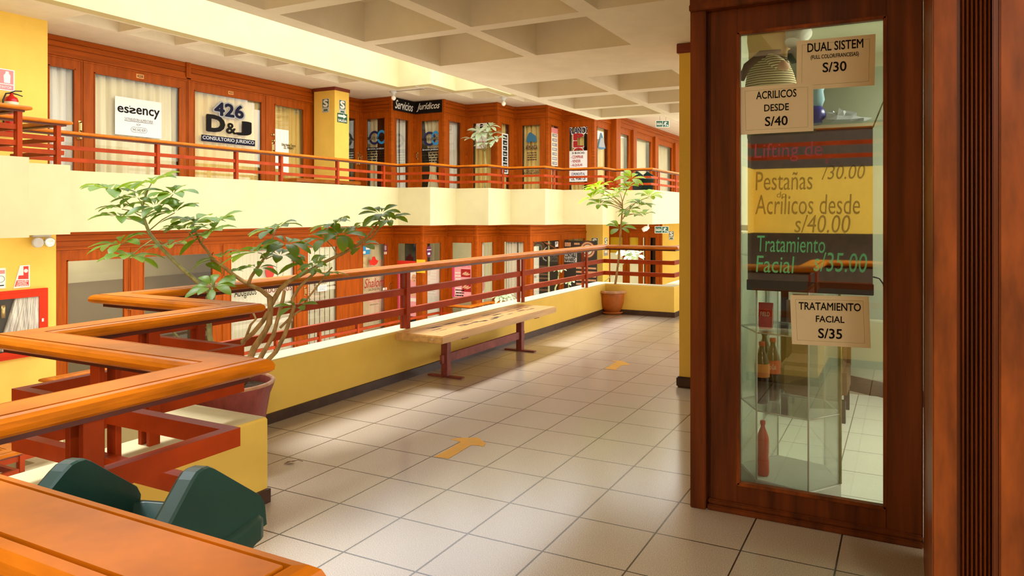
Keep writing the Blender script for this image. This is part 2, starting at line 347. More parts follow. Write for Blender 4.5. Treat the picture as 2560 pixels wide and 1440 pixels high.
# parapets: yellow inside, cream outside
def parapet(name, path, z0, z1, mats, label, base=None, bz=0.0):
    b = MB()
    b.sweep(path, [(0, z0), (0, z1), (-0.25, z1), (-0.25, z0)])
    o = b.build(name, mats)
    for p in o.data.polygons: p.material_index = 0
    return struct(o, label)
pp = MB(); pp.sweep(OURS, [(0.0, -0.49), (0.0, 0.438), (-0.006, 0.45), (-0.09, 0.45), (-0.09, -0.49)])
o = pp.build('wall_parapet_near', 'paint_yellow'); struct(o, 'low yellow parapet along the near walkway')
put(MB().sweep(OURS, [(-0.012, 0.4502), (-0.012, 0.4535), (-0.252, 0.4535), (-0.252, -0.492), (-0.088, -0.492), (-0.088, 0.4502)]).build('outer_face', 'paint_cream'), o)
bb = MB().sweep(OURS, [(0.0, 0.0), (0.012, 0.0), (0.012, 0.072), (0.0, 0.076)]).build('baseboard_near', 'base_brown'); struct(bb, 'dark brown skirting along the foot of the near yellow parapet')
KB = OPPU.index((-11.4, 14.15))+8
KM = tuple((a+b)/2 for a, b in zip(OPPU[KB], OPPU[KB+1]))
struct(MB().sweep([KM]+OPPU[KB+1:], [(0.0, ZCL), (0.0, 2.19), (-0.25, 2.19), (-0.25, ZCL)]).build('wall_parapet_behind', 'paint_yellow'), 'yellow stepped parapet of the upper gallery, mirrored in the glass shop door')
struct(MB().sweep(OPPU[:KB+1]+[KM], [(0, ZCL), (0, 2.19), (-0.25, 2.19), (-0.25, ZCL)]).build('wall_parapet_opposite_upper', 'paint_cream'), 'cream stepped parapet of the upper gallery across the atrium')
struct(MB().sweep(OPPL, [(0, FL-0.49), (0, FL+0.45), (-0.25, FL+0.45), (-0.25, FL-0.49)]).build('wall_parapet_opposite_lower', 'paint_cream'), 'cream stepped parapet of the lower gallery across the atrium')
# our coffered ceiling
def rect(x0, x1, y0, y1): return [(x0, y0), (x1, y0), (x1, y1), (x0, y1)]
ca, cb, cc = (-4.22, -3.25), (-3.12, -2.17), (-2.02, -1.08)
rows = [(2.78, 3.71), (3.85, 4.78), (4.91, 5.90), (7.09, 8.04), (8.24, 9.13), (9.27, 10.12)]
R = [rect(*ca, *r) for r in rows]+[rect(*cb, *r) for r in rows]+[rect(*cb, 1.7, 2.62)]+[rect(*cc, *r) for r in rows[:2]]+[rect(*cc, 1.7, 2.62), rect(*cc, 0.62, 1.55)]
ceil = holes('ceiling', OUT+[(4.2, -2.6), (4.2, 16)], R, ZC, ZC+0.34, 'paint_ceiling'); struct(ceil, 'coffered beige ceiling over the near walkway')
put(MB().prism(OUT+[(4.2, -2.6), (4.2, 16)], ZC+0.34, ZC+0.47).build('coffer_backs', 'paint_ceiling'), ceil)
struct(MB().sweep(OUT, [(-0.012, ZC+0.002), (-0.012, 3.92), (0.2, 3.92), (0.2, 3.50), (-0.004, 3.50), (-0.004, ZC+0.002)]).build('wall_parapet_above', 'paint_cream'), 'unseen cream slab edge above the near ceiling, added to shape the light')  # unseen parapet of the floor above, built to shape the incoming light
# ceiling of the upper gallery opposite and its tall cream fascia
R = [rect(-12.39, -11.72, 6.83+1.078*k, 7.74+1.078*k) for k in range(6)]+[rect(-11.75, -10.75, 14.55, 15.5), rect(-10.7, -9.75, 15.6, 16.5), rect(-9.7, -8.7, 16.7, 17.6)]
INU = offset_path(OPPU, -0.25)
ceu = holes('ceiling_opposite_upper', INU+BACKU, R, ZCU, ZCU+0.3, 'paint_ceiling'); struct(ceu, 'coffered ceiling over the upper gallery across the atrium')
put(MB().prism(INU+BACKU, ZCU+0.3, ZCU+0.42).build('coffer_backs', 'paint_ceiling'), ceu)
struct(MB().sweep(OPPU, [(0, ZCU-0.005), (0, 5.85), (-0.25, 5.85), (-0.25, ZCU-0.005)]).build('wall_fascia', 'paint_cream'), 'tall cream fascia under the skylight across the atrium')
# far walls that close the shops and galleries
struct(MB().box(-16.4, -16.2, -9.5, 31, -2.5, 5.1).build('wall_back', 'shop_wall'), 'back wall of the shops across the atrium')
struct(MB().box(-16.2, 4.2, 31, 31.2, -2.5, 5.1).build('wall_far', 'shop_wall'), 'end wall far down the upper gallery')
struct(MB().prism([(-13.57, 3.6), (-12.9, 3.6), (2.2, -9.3), (1.5, -9.5)], FL, 5.0).build('wall_diagonal', 'base_brown'), 'wood clad wall behind the stepped gallery at the left')
# yellow end walls and the opposite column
yw = MB().box(-13.9, -12.74, 3.5, 6.79, FU, ZCU).build('wall_left_upper', 'paint_yellow'); struct(yw, 'yellow wall at the far left of the upper gallery with the extinguisher')
yl = MB().box(-13.9, -12.74, 3.5, 6.92, FL, ZCL).build('wall_left_lower', 'paint_yellow'); struct(yl, 'yellow wall at the far left of the lower gallery with the hose cabinet')
def column(name, x0, x1, y0, y1, z0, z1, label, base=True):
    o = MB().box(x0, x1, y0, y1, z0, z1).build(name, 'paint_yellow', bevel=0.006); struct(o, label)
    put(MB().box(x0-0.018, x1+0.018, y0-0.018, y1+0.018, z1-0.085, z1-0.001).build('top_band', 'trim_red', bevel=0.004), o)
    if base: put(MB().box(x0-0.022, x1+0.022, y0-0.022, y1+0.022, z0+0.001, z0+0.095).build('base_band', 'base_brown', bevel=0.012), o)
    return o
column('column_near', -1.785, -0.95, 6.06, 6.7, F0, ZC, 'yellow column beside the glass shop door')
COLU = column('column_opposite', -13.5, -12.80, 13.42, 13.93, FU, ZCU, 'yellow column in the upper gallery with safety signs')
# ------------------------------------------------------------------ shopfronts
NW = [0]; ND = [0]; NT = [0]
WIN = {}
def shop_face(fr, zf, zt, units, s0=0.0, s1=None, header=True, gz0=0.12, gtop=None, htop=None, posts=(True, True), trim_label=None, fronts='wood_post', boards='wood_board', depth=0.05):
    s1 = fr.L if s1 is None else s1
    gtop = gtop or (2.43 if zf > 0 else 2.66); htop = htop or (2.63 if zf > 0 else 2.86)
    S = lambda px, dflt: dflt if px is None else max(s0, min(s1, fr.s(px)))
    cur = s0
    for k, u in enumerate(units):
        kind, f0, f1, g0, g1, key, label = u[:7]
        a, b = S(f0, s0), S(f1, s1); c, d = S(g0, a+0.08), S(g1, b-0.08)
        if kind == 'door': ND[0] += 1; root = thing('door_%d' % ND[0], fr.P((a+b)/2, zf), label, 'door', None, 'structure')
        else: NW[0] += 1; root = thing('window_%d' % NW[0], fr.P((a+b)/2, zf), label, 'window', None, 'structure')
        zb, zg0, zg1, zh = zf, zf+gz0, zf+gtop, zf+htop
        m = MB(); e_ = 0.003
        m.fbox(fr, a+e_, c, zb, zh, -depth, 0); m.fbox(fr, d, b-e_, zb, zh, -depth, 0)
        m.fbox(fr, c, d, zb, zg0, -depth, 0); m.fbox(fr, c, d, zg1, zh, -depth, 0)
        w_ = 0.018                                            # glazing bead
        for (x0, x1, y0, y1) in ((c, c+w_, zg0, zg1), (d-w_, d, zg0, zg1), (c, d, zg0, zg0+w_), (c, d, zg1-w_, zg1)): m.fbox(fr, x0, x1, y0, y1, -0.03, 0.010)
        if c-a > 0.10: m.fbox(fr, a+0.012, a+0.03, zb, zh-0.02, 0, 0.009)
        if b-d > 0.10: m.fbox(fr, b-0.03, b-0.012, zb, zh-0.02, 0, 0.009)
        m.fbox(fr, a+e_, b-e_, zh-0.05, zh-0.02, 0, 0.014)
        m.build('frame', fronts, root)
        MB().fbox(fr, c, d, zg0, zg1, -0.022, -0.016).build('glass', 'pane', root)
        WIN[key] = dict(root=root, fr=fr, c=c, d=d, z0=zg0, z1=zg1, zf=zf, a=a, b=b)
        cur = b
    if header:
        NT[0] += 1
        h = MB(); zb = zf+htop
        n = 3; hh = (zt-zb-0.04)/n
        for i in range(n): h.fbox(fr, s0, s1, zb+0.04+i*hh+0.007, zb+0.04+(i+1)*hh-0.007, -0.05, 0.0)
        h.fbox(fr, s0, s1, zb, zt, -0.06, -0.022)
        h.fbox(fr, s0-0.029, s1+0.029, zb-0.012, zb+0.022, -0.02, 0.03); h.fbox(fr, s0-0.017, s1+0.017, zb+0.022, zb+0.045, -0.02, 0.018)
        if posts[0]: h.fbox(fr, s0-0.021, s0+0.05, zf, zt, -0.04, 0.022)
        if posts[1]: h.fbox(fr, s1-0.05, s1+0.021, zf, zt, -0.04, 0.022)
        o = h.build('trim_%d' % NT[0], boards)
        struct(o, trim_label or 'wood board header number %d' % NT[0])
        return o
def curtain(w, label, m, s0=None, s1=None, o=-0.17, amp=0.07, pleat=0.14, z0=0.03, flare=None, group=None, seed=0, top=0.0):
    """hanging pleated cloth behind a pane; s0,s1 as shares of the pane, flare pulls it in at a height"""
    fr = w['fr']; L = w['d']-w['c']; a = w['c']+(s0 if s0 is not None else -0.02/L)*L; b = w['c']+(s1 if s1 is not None else 1+0.02/L)*L
    rnd = random.Random(seed+int(a*100)); n = max(10, int((b-a)/pleat*9)); Z = [w['zf']+z0+(w['z1']+0.04-top-w['zf']-z0)*t/10 for t in range(11)]
    ph = [rnd.uniform(0.75, 1.25) for _ in range(n+2)]; acc = 0; xs = []
    for j in range(n+1): acc += ph[j]; xs.append(acc)
    rings = []
    for zi, z in enumerate(Z):
        row = []; t = zi/10
        for j in range(n+1):
            u = j/n; s = a+(b-a)*u
            if flare:
                mid, zc, pinch = flare; q = max(0.0, 1-abs(t-zc)/0.55); s = (a+(b-a)*mid)+(s-(a+(b-a)*mid))*(1-pinch*q)
            ck = abs(math.sin(xs[j]*math.pi/9)); wv = amp*(1.9*ck**0.55-1.1+0.2*math.sin(xs[j]*2*math.pi/5.1+1)+0.15*math.sin(t*5+j*0.4))*(0.75+0.25*(1-t))
            row.append(fr.P(s, z, o+wv))
        rings.append(row)
    me = MB(); me.loft(rings, 0, True, False, False)
    ob = me.build('curtain', m); sd = ob.modifiers.new('thick', 'SOLIDIFY'); sd.thickness = 0.004
    return tag(ob, label, 'curtain', group)
def handle(w, px, py, side='lever', name='door_handle', m='brass'):
    fr = w['fr']; s = fr.s(px); z = fr.z(px, py); b = MB()
    if side == 'lever':
        b.fbox(fr, s-0.022, s+0.022, z-0.11, z+0.11, 0.0, 0.006); b.fbox(fr, s-0.01, s+0.01, z-0.09, z+0.09, 0.03, 0.05); b.fbox(fr, s-0.01, s+0.01, z-0.09, z-0.07, 0.0, 0.05); b.fbox(fr, s-0.01, s+0.01, z+0.07, z+0.09, 0.0, 0.05)
    else:
        c = fr.P(s, z, 0.0); rings = []
        for r, o_ in ((0.036, 0.0), (0.036, 0.008), (0.014, 0.012), (0.014, 0.035), (0.03, 0.045), (0.034, 0.06), (0.022, 0.074), (0.004, 0.076)):
            rings.append([fr.P(s+r*math.cos(q*math.pi/7), z+r*math.sin(q*math.pi/7), o_) for q in range(14)])
        b.loft(rings)
    return b.build(name, m, w['root'])
X0 = -13.57
def zigzag(x0, ystart, pxs):
    pts = [(x0, ystart)]; x, y = x0, ystart
    for i, px in enumerate(pxs):
        if i % 2 == 0: y = on_x(px, 500, x).y
        else: x = on_y(px, 500, y).x
        pts.append((x, y))
    return pts
ZU = zigzag(X0, 6.5, [902, 978, 1035, 1110, 1165.5, 1243, 1287.5, 1369.5, 1407, 1485, 1527])
ZL = zigzag(X0, 6.6, [981, 1056, 1115, 1191, 1245, 1325, 1465])
FU_ = [Fr(ZU[i], ZU[i+1]) for i in range(len(ZU)-1)]
FL_ = [Fr(ZL[i], ZL[i+1]) for i in range(len(ZL)-1)]
f = FU_[0]
shop_face(f, FU, ZCU, [
    ('door', None, 207, 121, 188, 'u1', 'wood and glass door with white curtain next to the yellow end wall'),
    ('window', 207, 469, 235, 450, 'u2', 'wide upper window with the white square poster'),
    ('window', 469, 663, 485, 655, 'u3', 'wide upper window lettered 426 and D&J'),
    ('door', 663, 778, 686, 760, 'u4', 'upper glass door with two brass locks left of the yellow column'),
    ('window', 778, 846, 800, 830, 'u5', 'narrow window hidden behind the yellow column'),
    ('door', 846, None, 862, 889, 'u6', 'dark glass door just right of the yellow column')], trim_label='long wood board header over the straight upper shopfronts')
handle(WIN['u1'], 199, 317); handle(WIN['u1'], 197, 345, 'knob'); handle(WIN['u4'], 680, 337, 'knob', 'lock'); handle(WIN['u4'], 682, 352, 'knob', 'lock'); handle(WIN['u4'], 681, 368)
handle(WIN['u6'], 896, 390); handle(WIN['u6'], 894, 410, 'knob')
put(MB().fbox(f, f.s(464), f.s(475), FU+2.63, ZCU, 0.0, 0.03).build('header_post', 'wood_post'), bpy.data.objects['trim_1'])
UF = [(902, 978, 915, 963, 'w', 'upper window with a blue ring emblem, left of the corner with the black header sign'),
      (978, 1035, 989, 1023, 'w', 'narrow upper window under the left half of the black header sign'),
      (1035, 1110, 1052, 1098, 'd', 'upper glass door under the right half of the black header sign'),
      (1110, 1165.5, 1122, 1153, 'w', 'upper window with a plain white curtain right of the black header sign'),
      (1165.5, 1243, 1181, 1229, 'w', 'upper window behind the potted pale plant'),
      (1243, 1287.5, 1253, 1275, 'w', 'narrow upper window with a strip of small photos, right of the pale plant'),
      (1287.5, 1369.5, 1304, 1351, 'w', 'upper window with a blue tree emblem'),
      (1369.5, 1407, 1377, 1396, 'w', 'narrow upper window with a pink topped paper strip'),
      (1407, 1485, 1422, 1470, 'w', 'upper window lettered PLANOS'),
      (1485, 1527, 1492, 1521, 'w', 'narrow upper window with a grey blue triangle emblem')]
for i, (a, b, c, d, k, lab) in enumerate(UF):
    shop_face(FU_[i+1], FU, ZCU, [('door' if k == 'd' else 'window', None, None, c, d, 'f%d' % i, lab)], trim_label='wood board header over the '+lab[:60])
handle(WIN['f2'], 1044, 390); handle(WIN['f0'], 905, 398, 'lever', 'pull')
fz = Fr((ZU[-1][0]+0.02, ZU[-1][1]+0.35), (ZU[-1][0]+0.02, 30.9))
struct(MB().box(ZU[-1][0]-0.1, ZU[-1][0]+0.20, ZU[-1][1]-0.02, ZU[-1][1]+0.34, FU, ZCU).build('trim_pillar', 'wood_post'), 'dark wood pillar right of the triangle emblem window')
shop_face(fz, FU, ZCU, [('window', None, 1579, 1549, 1572, 'r0', 'first upper window right of the dark wood pillar'), ('window', 1579, 1635, 1586, 1627, 'r1', 'upper window reflecting two bright slanted panes'),
    ('window', 1635, None, 1643, 1680, 'r2', 'upper window with a crossed bright pane at the far right')], trim_label='wood board header running away at the far right')
for px in (1577, 1632, 1683): put(MB().fbox(fz, fz.s(px), fz.s(px+8), FU, FU+2.63, 0, 0.10).build('mullion', 'wood_post'), WIN['r1']['root'])
f = FL_[0]
shop_face(f, FL, ZCL, [
    ('door', None, 325, 167, 312, 'l1', 'lower glass door with brass lock beside the yellow wall with the hose cabinet'),
    ('window', 325, 556, 358, 533, 'l2', 'wide lower window onto a grey and cream room'),
    ('window', 556, 741, 576, 737, 'l3', 'lower window with vertical blinds lettered Abogados'),
    ('door', 741, 846, 768, 843, 'l4', 'lower glass door with cream blinds left of the broad wood panel'),
    ('door', 900, None, 906, 963, 'l5', 'lower glass door lettered Shalom with a red rose')], trim_label='long wood board header over the straight lower shopfronts')
o = MB().fbox(f, f.s(846), f.s(900), FL, FL+2.86, -0.05, 0.0).build('trim_panel', 'wood_post'); struct(o, 'broad plain wood panel left of the rose door')
handle(WIN['l1'], 321, 770, 'knob', 'lock'); handle(WIN['l4'], 762, 728); handle(WIN['l5'], 974, 716)
LF = [(993, 1042, 'd', 'lower glass door with dark pane and pink face poster'), (1067, 1103, 'w', 'lower window with a white sheet, right of the pink face poster'),
      (1129, 1180, 'w', 'lower window with the pink hands poster'), (1204, 1234, 'w', 'narrow lower window with a pale curtain and dark strip'),
      (1259, 1310, 'w', 'lower window with a white pleated curtain'), ]
for i, (c, d, k, lab) in enumerate(LF):
    shop_face(FL_[i+1], FL, ZCL, [('door' if k == 'd' else 'window', None, None, c, d, 'g%d' % i, lab)], trim_label='wood board header over the '+lab[:60])
shop_face(FL_[6], FL, ZCL, [('window', None, 1403, 1333, 1399, 'g5', 'lower window with a pale strip and curved white pipe'), ('window', 1403, None, 1411, 1462, 'g6', 'lower dark window behind the round emblem banner')],
          trim_label='wood board header left of the lower yellow column', posts=(True, False))
# lower far end: yellow column, back wall with glazed doors
XE, YE = ZL[-1]
XC1 = on_y(1507, 560, YE).x
column('column_lower', XE-0.5, XC1, YE+0.0, YE+0.6, FL, ZCL, 'yellow column at the far end of the lower gallery', False)
fe = Fr((XE-0.6, YE+1.6), (on_y(1700, 560, YE+1.6).x+0.8, YE+1.6))
shop_face(fe, FL, ZCL, [('door', None, 1566, 1524, 1558, 'e0', 'far lower door with a yellow sheet behind the potted tree'), ('door', 1566, 1600, 1573, 1597, 'e1', 'far lower door with a smaller yellow sheet'),
    ('window', 1600, 1622, 1606, 1614, 'e2', 'far lower narrow dark window'), ('door', 1622, 1652, 1624, 1640, 'e3', 'far lower dark door under the hanging exit sign')], s1=fe.s(1655), trim_label='wood board header at the far end of the lower gallery')
o = MB().fbox(fe, fe.s(1655), fe.L, FL, ZCL, -0.2, 0.02).build('wall_end_lower', 'paint_yellow'); struct(o, 'yellow wall at the far right of the lower gallery')
# rooms behind the lower left windows: cream over grey walls
o = MB().box(-16.1, -13.75, 12.7, 12.8, FL, ZCL).build('wall_room_side', 'shop_wall'); struct(o, 'side wall inside the lower left shop')
o = MB().box(-15.2, -15.1, 6.0, 12.7, FL, ZCL).build('wall_room', 'shop_wall'); struct(o, 'cream wall seen inside the lower left shop')
put(MB().box(-15.11, -15.085, 6.0, 12.7, FL, 0.135).build('grey_band', 'shop_grey'), o)
put(MB().box(-15.09, -15.07, 9.15, 9.45, FL+0.62, FL+0.80).build('socket', 'shop_grey'), o)

# fill light: added unseen ceiling lamps in the lower gallery and lower shops
def added_lamp(x, y, z, power, label, grp=None):
    t = thing('added_ceiling_lamp', (x, y, z), label, 'lamp', grp)
    MB().lathe([(0.16, 0.0), (0.16, -0.008), (0.13, -0.010)], (x, y, z), 24).build('body', 'white', t); MB().lathe([(0.13, -0.009), (0.12, -0.012), (0.004, -0.013)], (x, y, z), 24, 0, False).build('diffuser', 'added_lamp_glow', t)
    d = bpy.data.lights.new('added_lamp_light', 'AREA'); d.shape = 'DISK'; d.size = 0.24; d.energy = power; d.color = (1.0, 0.90, 0.72)
    o = bpy.data.objects.new('added_lamp_light', d); COL.objects.link(o); o.location = (x, y, z-0.016); o.parent = t; o.matrix_parent_inverse = Matrix.Translation((-x, -y, -z))
mat('added_lamp_glow', (0.9, 0.88, 0.8), 0.5, emit=((1.0, 0.92, 0.78), 3.0))
for x, y in ((-12.0, 5.6), (-12.2, 8.2), (-12.2, 10.8), (-12.2, 13.4), (-11.5, 15.7), (-10.3, 17.3), (-9.2, 19.2)): added_lamp(x, y, ZCL, 6 if y < 6 else 19, 'added unseen ceiling lamp brightening the lower gallery', 'added lower gallery fill lamps')
added_lamp(-14.4, 8.6, ZCL, 11, 'added unseen ceiling lamp brightening the lower left shop')
added_lamp(-14.5, 13.6, ZCL, 5, 'added unseen ceiling lamp brightening the blinds shop')

added_lamp(0.95, -0.9, ZC, 45, 'added unseen fill lamp over the walkway behind the viewer')  # fill lamp added out of view behind the camera
# ================================================================== NEAR SHOP DOOR AND WHAT IS BEHIND IT
YD = 3.63
FD = Fr((-1.0, YD), (0.2, YD))
dr = thing('door_near', FD.P(0.5, 0), 'tall dark wood shop door with one glass pane at the right', 'door', None, 'structure')
gs0, gs1, gz0, gz1 = FD.s(1843), FD.s(2216), 0.145, 2.443
ds0, ds1 = FD.s(1776), FD.s(2308)
m = MB()
m.fbox(FD, ds0, gs0, 0.03, 2.565, -0.045, 0.0); m.fbox(FD, gs1, ds1, 0.03, 2.565, -0.045, 0.0)
m.fbox(FD, gs0, gs1, 0.03, gz0, -0.045, 0.0); m.fbox(FD, gs0, gs1, gz1, 2.565, -0.045, 0.0)
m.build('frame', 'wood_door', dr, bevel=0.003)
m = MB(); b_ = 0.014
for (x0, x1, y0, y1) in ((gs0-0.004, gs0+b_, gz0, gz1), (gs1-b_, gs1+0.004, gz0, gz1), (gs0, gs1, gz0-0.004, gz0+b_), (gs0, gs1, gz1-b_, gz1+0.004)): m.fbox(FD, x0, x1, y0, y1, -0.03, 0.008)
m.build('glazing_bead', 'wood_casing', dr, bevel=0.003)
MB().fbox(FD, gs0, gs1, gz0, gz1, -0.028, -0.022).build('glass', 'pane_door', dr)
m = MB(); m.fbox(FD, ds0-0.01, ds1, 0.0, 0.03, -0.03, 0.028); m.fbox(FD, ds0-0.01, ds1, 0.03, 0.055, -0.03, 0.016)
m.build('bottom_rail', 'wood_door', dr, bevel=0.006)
MB().fbox(FD, FD.s(2311), FD.s(2318), FD.z(2314, 697), FD.z(2314, 612), 0.0, 0.0045).build('latch_plate', 'brass', dr)
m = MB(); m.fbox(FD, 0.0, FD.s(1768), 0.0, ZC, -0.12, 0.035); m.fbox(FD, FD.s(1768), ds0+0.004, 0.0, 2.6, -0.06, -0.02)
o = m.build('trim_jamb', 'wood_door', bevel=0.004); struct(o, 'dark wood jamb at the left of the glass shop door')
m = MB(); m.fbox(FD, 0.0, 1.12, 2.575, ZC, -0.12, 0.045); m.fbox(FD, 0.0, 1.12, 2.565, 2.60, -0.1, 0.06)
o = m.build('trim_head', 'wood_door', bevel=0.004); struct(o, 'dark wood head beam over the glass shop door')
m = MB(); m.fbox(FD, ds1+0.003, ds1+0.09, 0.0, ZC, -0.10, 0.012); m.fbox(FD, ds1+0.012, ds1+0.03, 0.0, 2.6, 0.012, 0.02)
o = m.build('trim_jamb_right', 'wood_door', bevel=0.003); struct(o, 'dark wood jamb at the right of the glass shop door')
# fluted casing nearer to us
YC = 2.40
FCs = Fr((-0.2, YC), (1.2, YC))
q = [FCs.s(p) for p in (2331, 2392, 2403, 2481, 2500, 2640)]
m = MB(); m.fbox(FCs, q[0], q[1], 0.0, ZC, -1.12, 0.0)
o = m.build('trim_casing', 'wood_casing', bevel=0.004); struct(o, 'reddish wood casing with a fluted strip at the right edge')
m = MB(); m.fbox(FCs, q[1], q[3], 0.0, ZC, -0.3, -0.035); nf = 7; wf = (q[3]-q[2])/nf
for i in range(nf):
    a = q[2]+i*wf; c = a+wf/2
    prof = [(a+0.0008, -0.034)]+[(c-math.cos(t*math.pi/8)*wf*0.46, -0.034+math.sin(t*math.pi/8)*0.017) for t in range(9)]+[(a+wf-0.0008, -0.034)]
    m.loft([[FCs.P(s, z, o_) for s, o_ in prof] for z in (0.0, ZC)], 0, True, True)
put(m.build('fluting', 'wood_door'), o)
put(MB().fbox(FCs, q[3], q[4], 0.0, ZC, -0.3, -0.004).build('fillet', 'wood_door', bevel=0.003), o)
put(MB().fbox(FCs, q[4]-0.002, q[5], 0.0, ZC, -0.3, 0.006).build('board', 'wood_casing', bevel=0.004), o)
# the shop room
BW = Fr((-0.95, 6.92), (1.6, 5.35))
o = MB().fbox(BW, -0.1, BW.L, 0, 2.9, -0.1, 0.0).build('wall_shop_back', 'shop_pale'); struct(o, 'pale green back wall inside the near shop')
struct(MB().fbox(BW, 0, BW.L, 0.0, 0.13, 0.0, 0.014).build('baseboard_shop', 'base_brown'), 'brown tiled skirting at the back of the near shop')
struct(MB().box(-0.99, -0.95, 3.7, 6.95, 0, 2.9).build('wall_shop_left', 'shop_pale'), 'left side wall inside the near shop')
struct(MB().box(1.6, 1.64, 3.6, 6.95, 0, 2.9).build('wall_shop_right', 'shop_pale'), 'right side wall inside the near shop')
struct(MB().box(0.21, 1.64, 3.6, 3.66, 0, 2.9).build('wall_shop_front', 'shop_pale'), 'front wall inside the near shop right of the door')
struct(MB().box(-0.99, 1.64, 3.68, 6.95, 2.86, 2.9).build('ceiling_shop', 'shop_pale'), 'pale ceiling inside the near shop')
lp = thing('added_ceiling_lamp', (0.75, 4.9, 2.86), 'added unseen tube lamp on the near shop ceiling', 'lamp')  # tube lamp added out of view to brighten the shop
MB().box(0.69, 0.81, 4.3, 5.5, 2.81, 2.86).build('body', 'white', lp, bevel=0.01)
lamp_area('added_shop_lamp', (0.75, 4.9, 2.80), (0, 0, 0), 0.1, 1.1, 55, (1.0, 0.98, 0.86))
# papers taped to the glass
def paper(key, corners, lines, label, Y=YD+0.020):
    fr = Fr((-1.0, Y), (0.2, Y)); pts = [(fr.s(x), fr.z(x, y)) for x, y in corners]        # TL TR BR BL
    t = MB().slab(fr, [pts[3], pts[2], pts[1], pts[0]], 0.0, 0.0012).build('paper_sign', 'paper'); tag(t, label, 'paper sign', 'price sheets taped to the glass door')
    slope = 0.5*((pts[1][1]-pts[0][1])/(pts[1][0]-pts[0][0])+(pts[2][1]-pts[3][1])/(pts[2][0]-pts[3][0]))
    m = MB(); cs = sum(p[0] for p in pts)/4; cz = sum(p[1] for p in pts)/4
    inn = [(cs+(s-cs)*0.86, cz+(z-cz)*0.83) for s, z in pts]; in2 = [(cs+(s-cs)*0.853, cz+(z-cz)*0.82) for s, z in pts]
    for i in range(4): m.slab(fr, [inn[i], inn[(i+1) % 4], in2[(i+1) % 4], in2[i]], 0.001, 0.0016)
    put(m.build('border', 'twig'), t)
    for body, x0, x1, y0, y1 in lines:
        xm = (x0+x1)/2
        text(body, fr, fr.s(x0), fr.s(x1), fr.z(xm, y1), fr.z(xm, y0), 'ink', t, 0.0018, bold=0.016, tilt=slope)
    return t
paper('p1', [(1992, 103), (2189, 85), (2186.5, 213.5), (1991, 226)], [('DUAL SISTEM', 2019, 2158, 103, 125), ('(FULL COLOR/FRANCESAS)', 2027, 2147, 134, 147), ('S/30', 2057, 2116, 155, 179)],
      'cream sheet with DUAL SISTEM, highest on the glass door')
paper('p2', [(1850, 218.5), (2033, 205.6), (2033.7, 327.5), (1852.5, 337)], [('ACRILICOS', 1891, 1991, 226, 245), ('DESDE', 1911, 1972, 260, 277), ('S/40', 1913, 1969, 291, 314)],
      'cream sheet with ACRILICOS DESDE on the glass door', Y=YD+0.0185)
paper('p3', [(1975, 737.5), (2172, 741), (2177, 870.5), (1980, 860)], [('TRATAMIENTO', 1997, 2152, 757, 776), ('FACIAL', 2040, 2111, 790, 806), ('S/35', 2046, 2105, 822, 846)],
      'cream sheet with TRATAMIENTO FACIAL, lowest on the glass door')
# black writing board hung behind the glass
YB = 3.70
FB = Fr((-1.0, YB), (0.2, YB))
bs0, bs1, bz0, bz1 = FB.s(1869), FB.s(2182), FB.z(2182, 737), FB.z(2182, 314)
bd = thing('writing_board', FB.P((bs0+bs1)/2, bz0), 'black writing board with neon handwriting hung inside the glass door', 'board')
MB().fbox(FB, bs0, bs1, bz0, bz1, -0.018, 0.0).build('panel', 'board', bd, bevel=0.002)
m = MB(); m.fbox(FB, bs0-0.004, bs1+0.004, bz0-0.004, bz0+0.05, -0.02, 0.006); m.build('ledge', 'black', bd, bevel=0.002)
ZB = lambda y, x: FB.z(x, y)
for body, x0, x1, y0, y1, mm, sh in (('Lifting de', 1886, 2056, 356, 404, 'chalk_pink', 0.05), ('s/', 2063, 2078, 392, 408, 'chalk_pink', 0.1), ('Pesta\u00f1as', 1889, 2031, 428, 475, 'chalk_brown', 0.05), ('/30.00', 2054, 2163, 412, 448, 'chalk_brown', 0.2),
        ('Acrilicos desde', 1888, 2150, 486, 536, 'chalk_brown', 0.08), ('do', 1942, 1966, 479, 494, 'chalk_brown', 0.1), ('s/40.00', 1986, 2126, 537, 582, 'chalk_brown', 0.15), ('Tratamiento', 1893, 2063, 590, 631, 'chalk_green', 0.08),
        ('Facial', 1890, 1986, 640, 682, 'chalk_green', 0.1), ('s/35.00', 2034, 2168, 632, 680, 'chalk_green', 0.12)):
    xm = (x0+x1)/2; text(body, FB, FB.s(x0), FB.s(x1), ZB(y1, xm), ZB(y0, xm), mm, bd, 0.002, shear=sh, bold=0.0)
MB().tube([FB.P(bs1, bz1-0.01, 0.004), FB.P(FB.s(2217), ZB(234, 2217), 0.004)], 0.0035, 6).build('string', 'twig', bd)
MB().tube([FB.P(FB.s(x), ZB(y, x), -0.02) for x, y in ((2182, 693), (2198, 697), (2208, 711), (2215, 745), (2216, 800))], 0.004, 6).build('cable', 'black', bd)
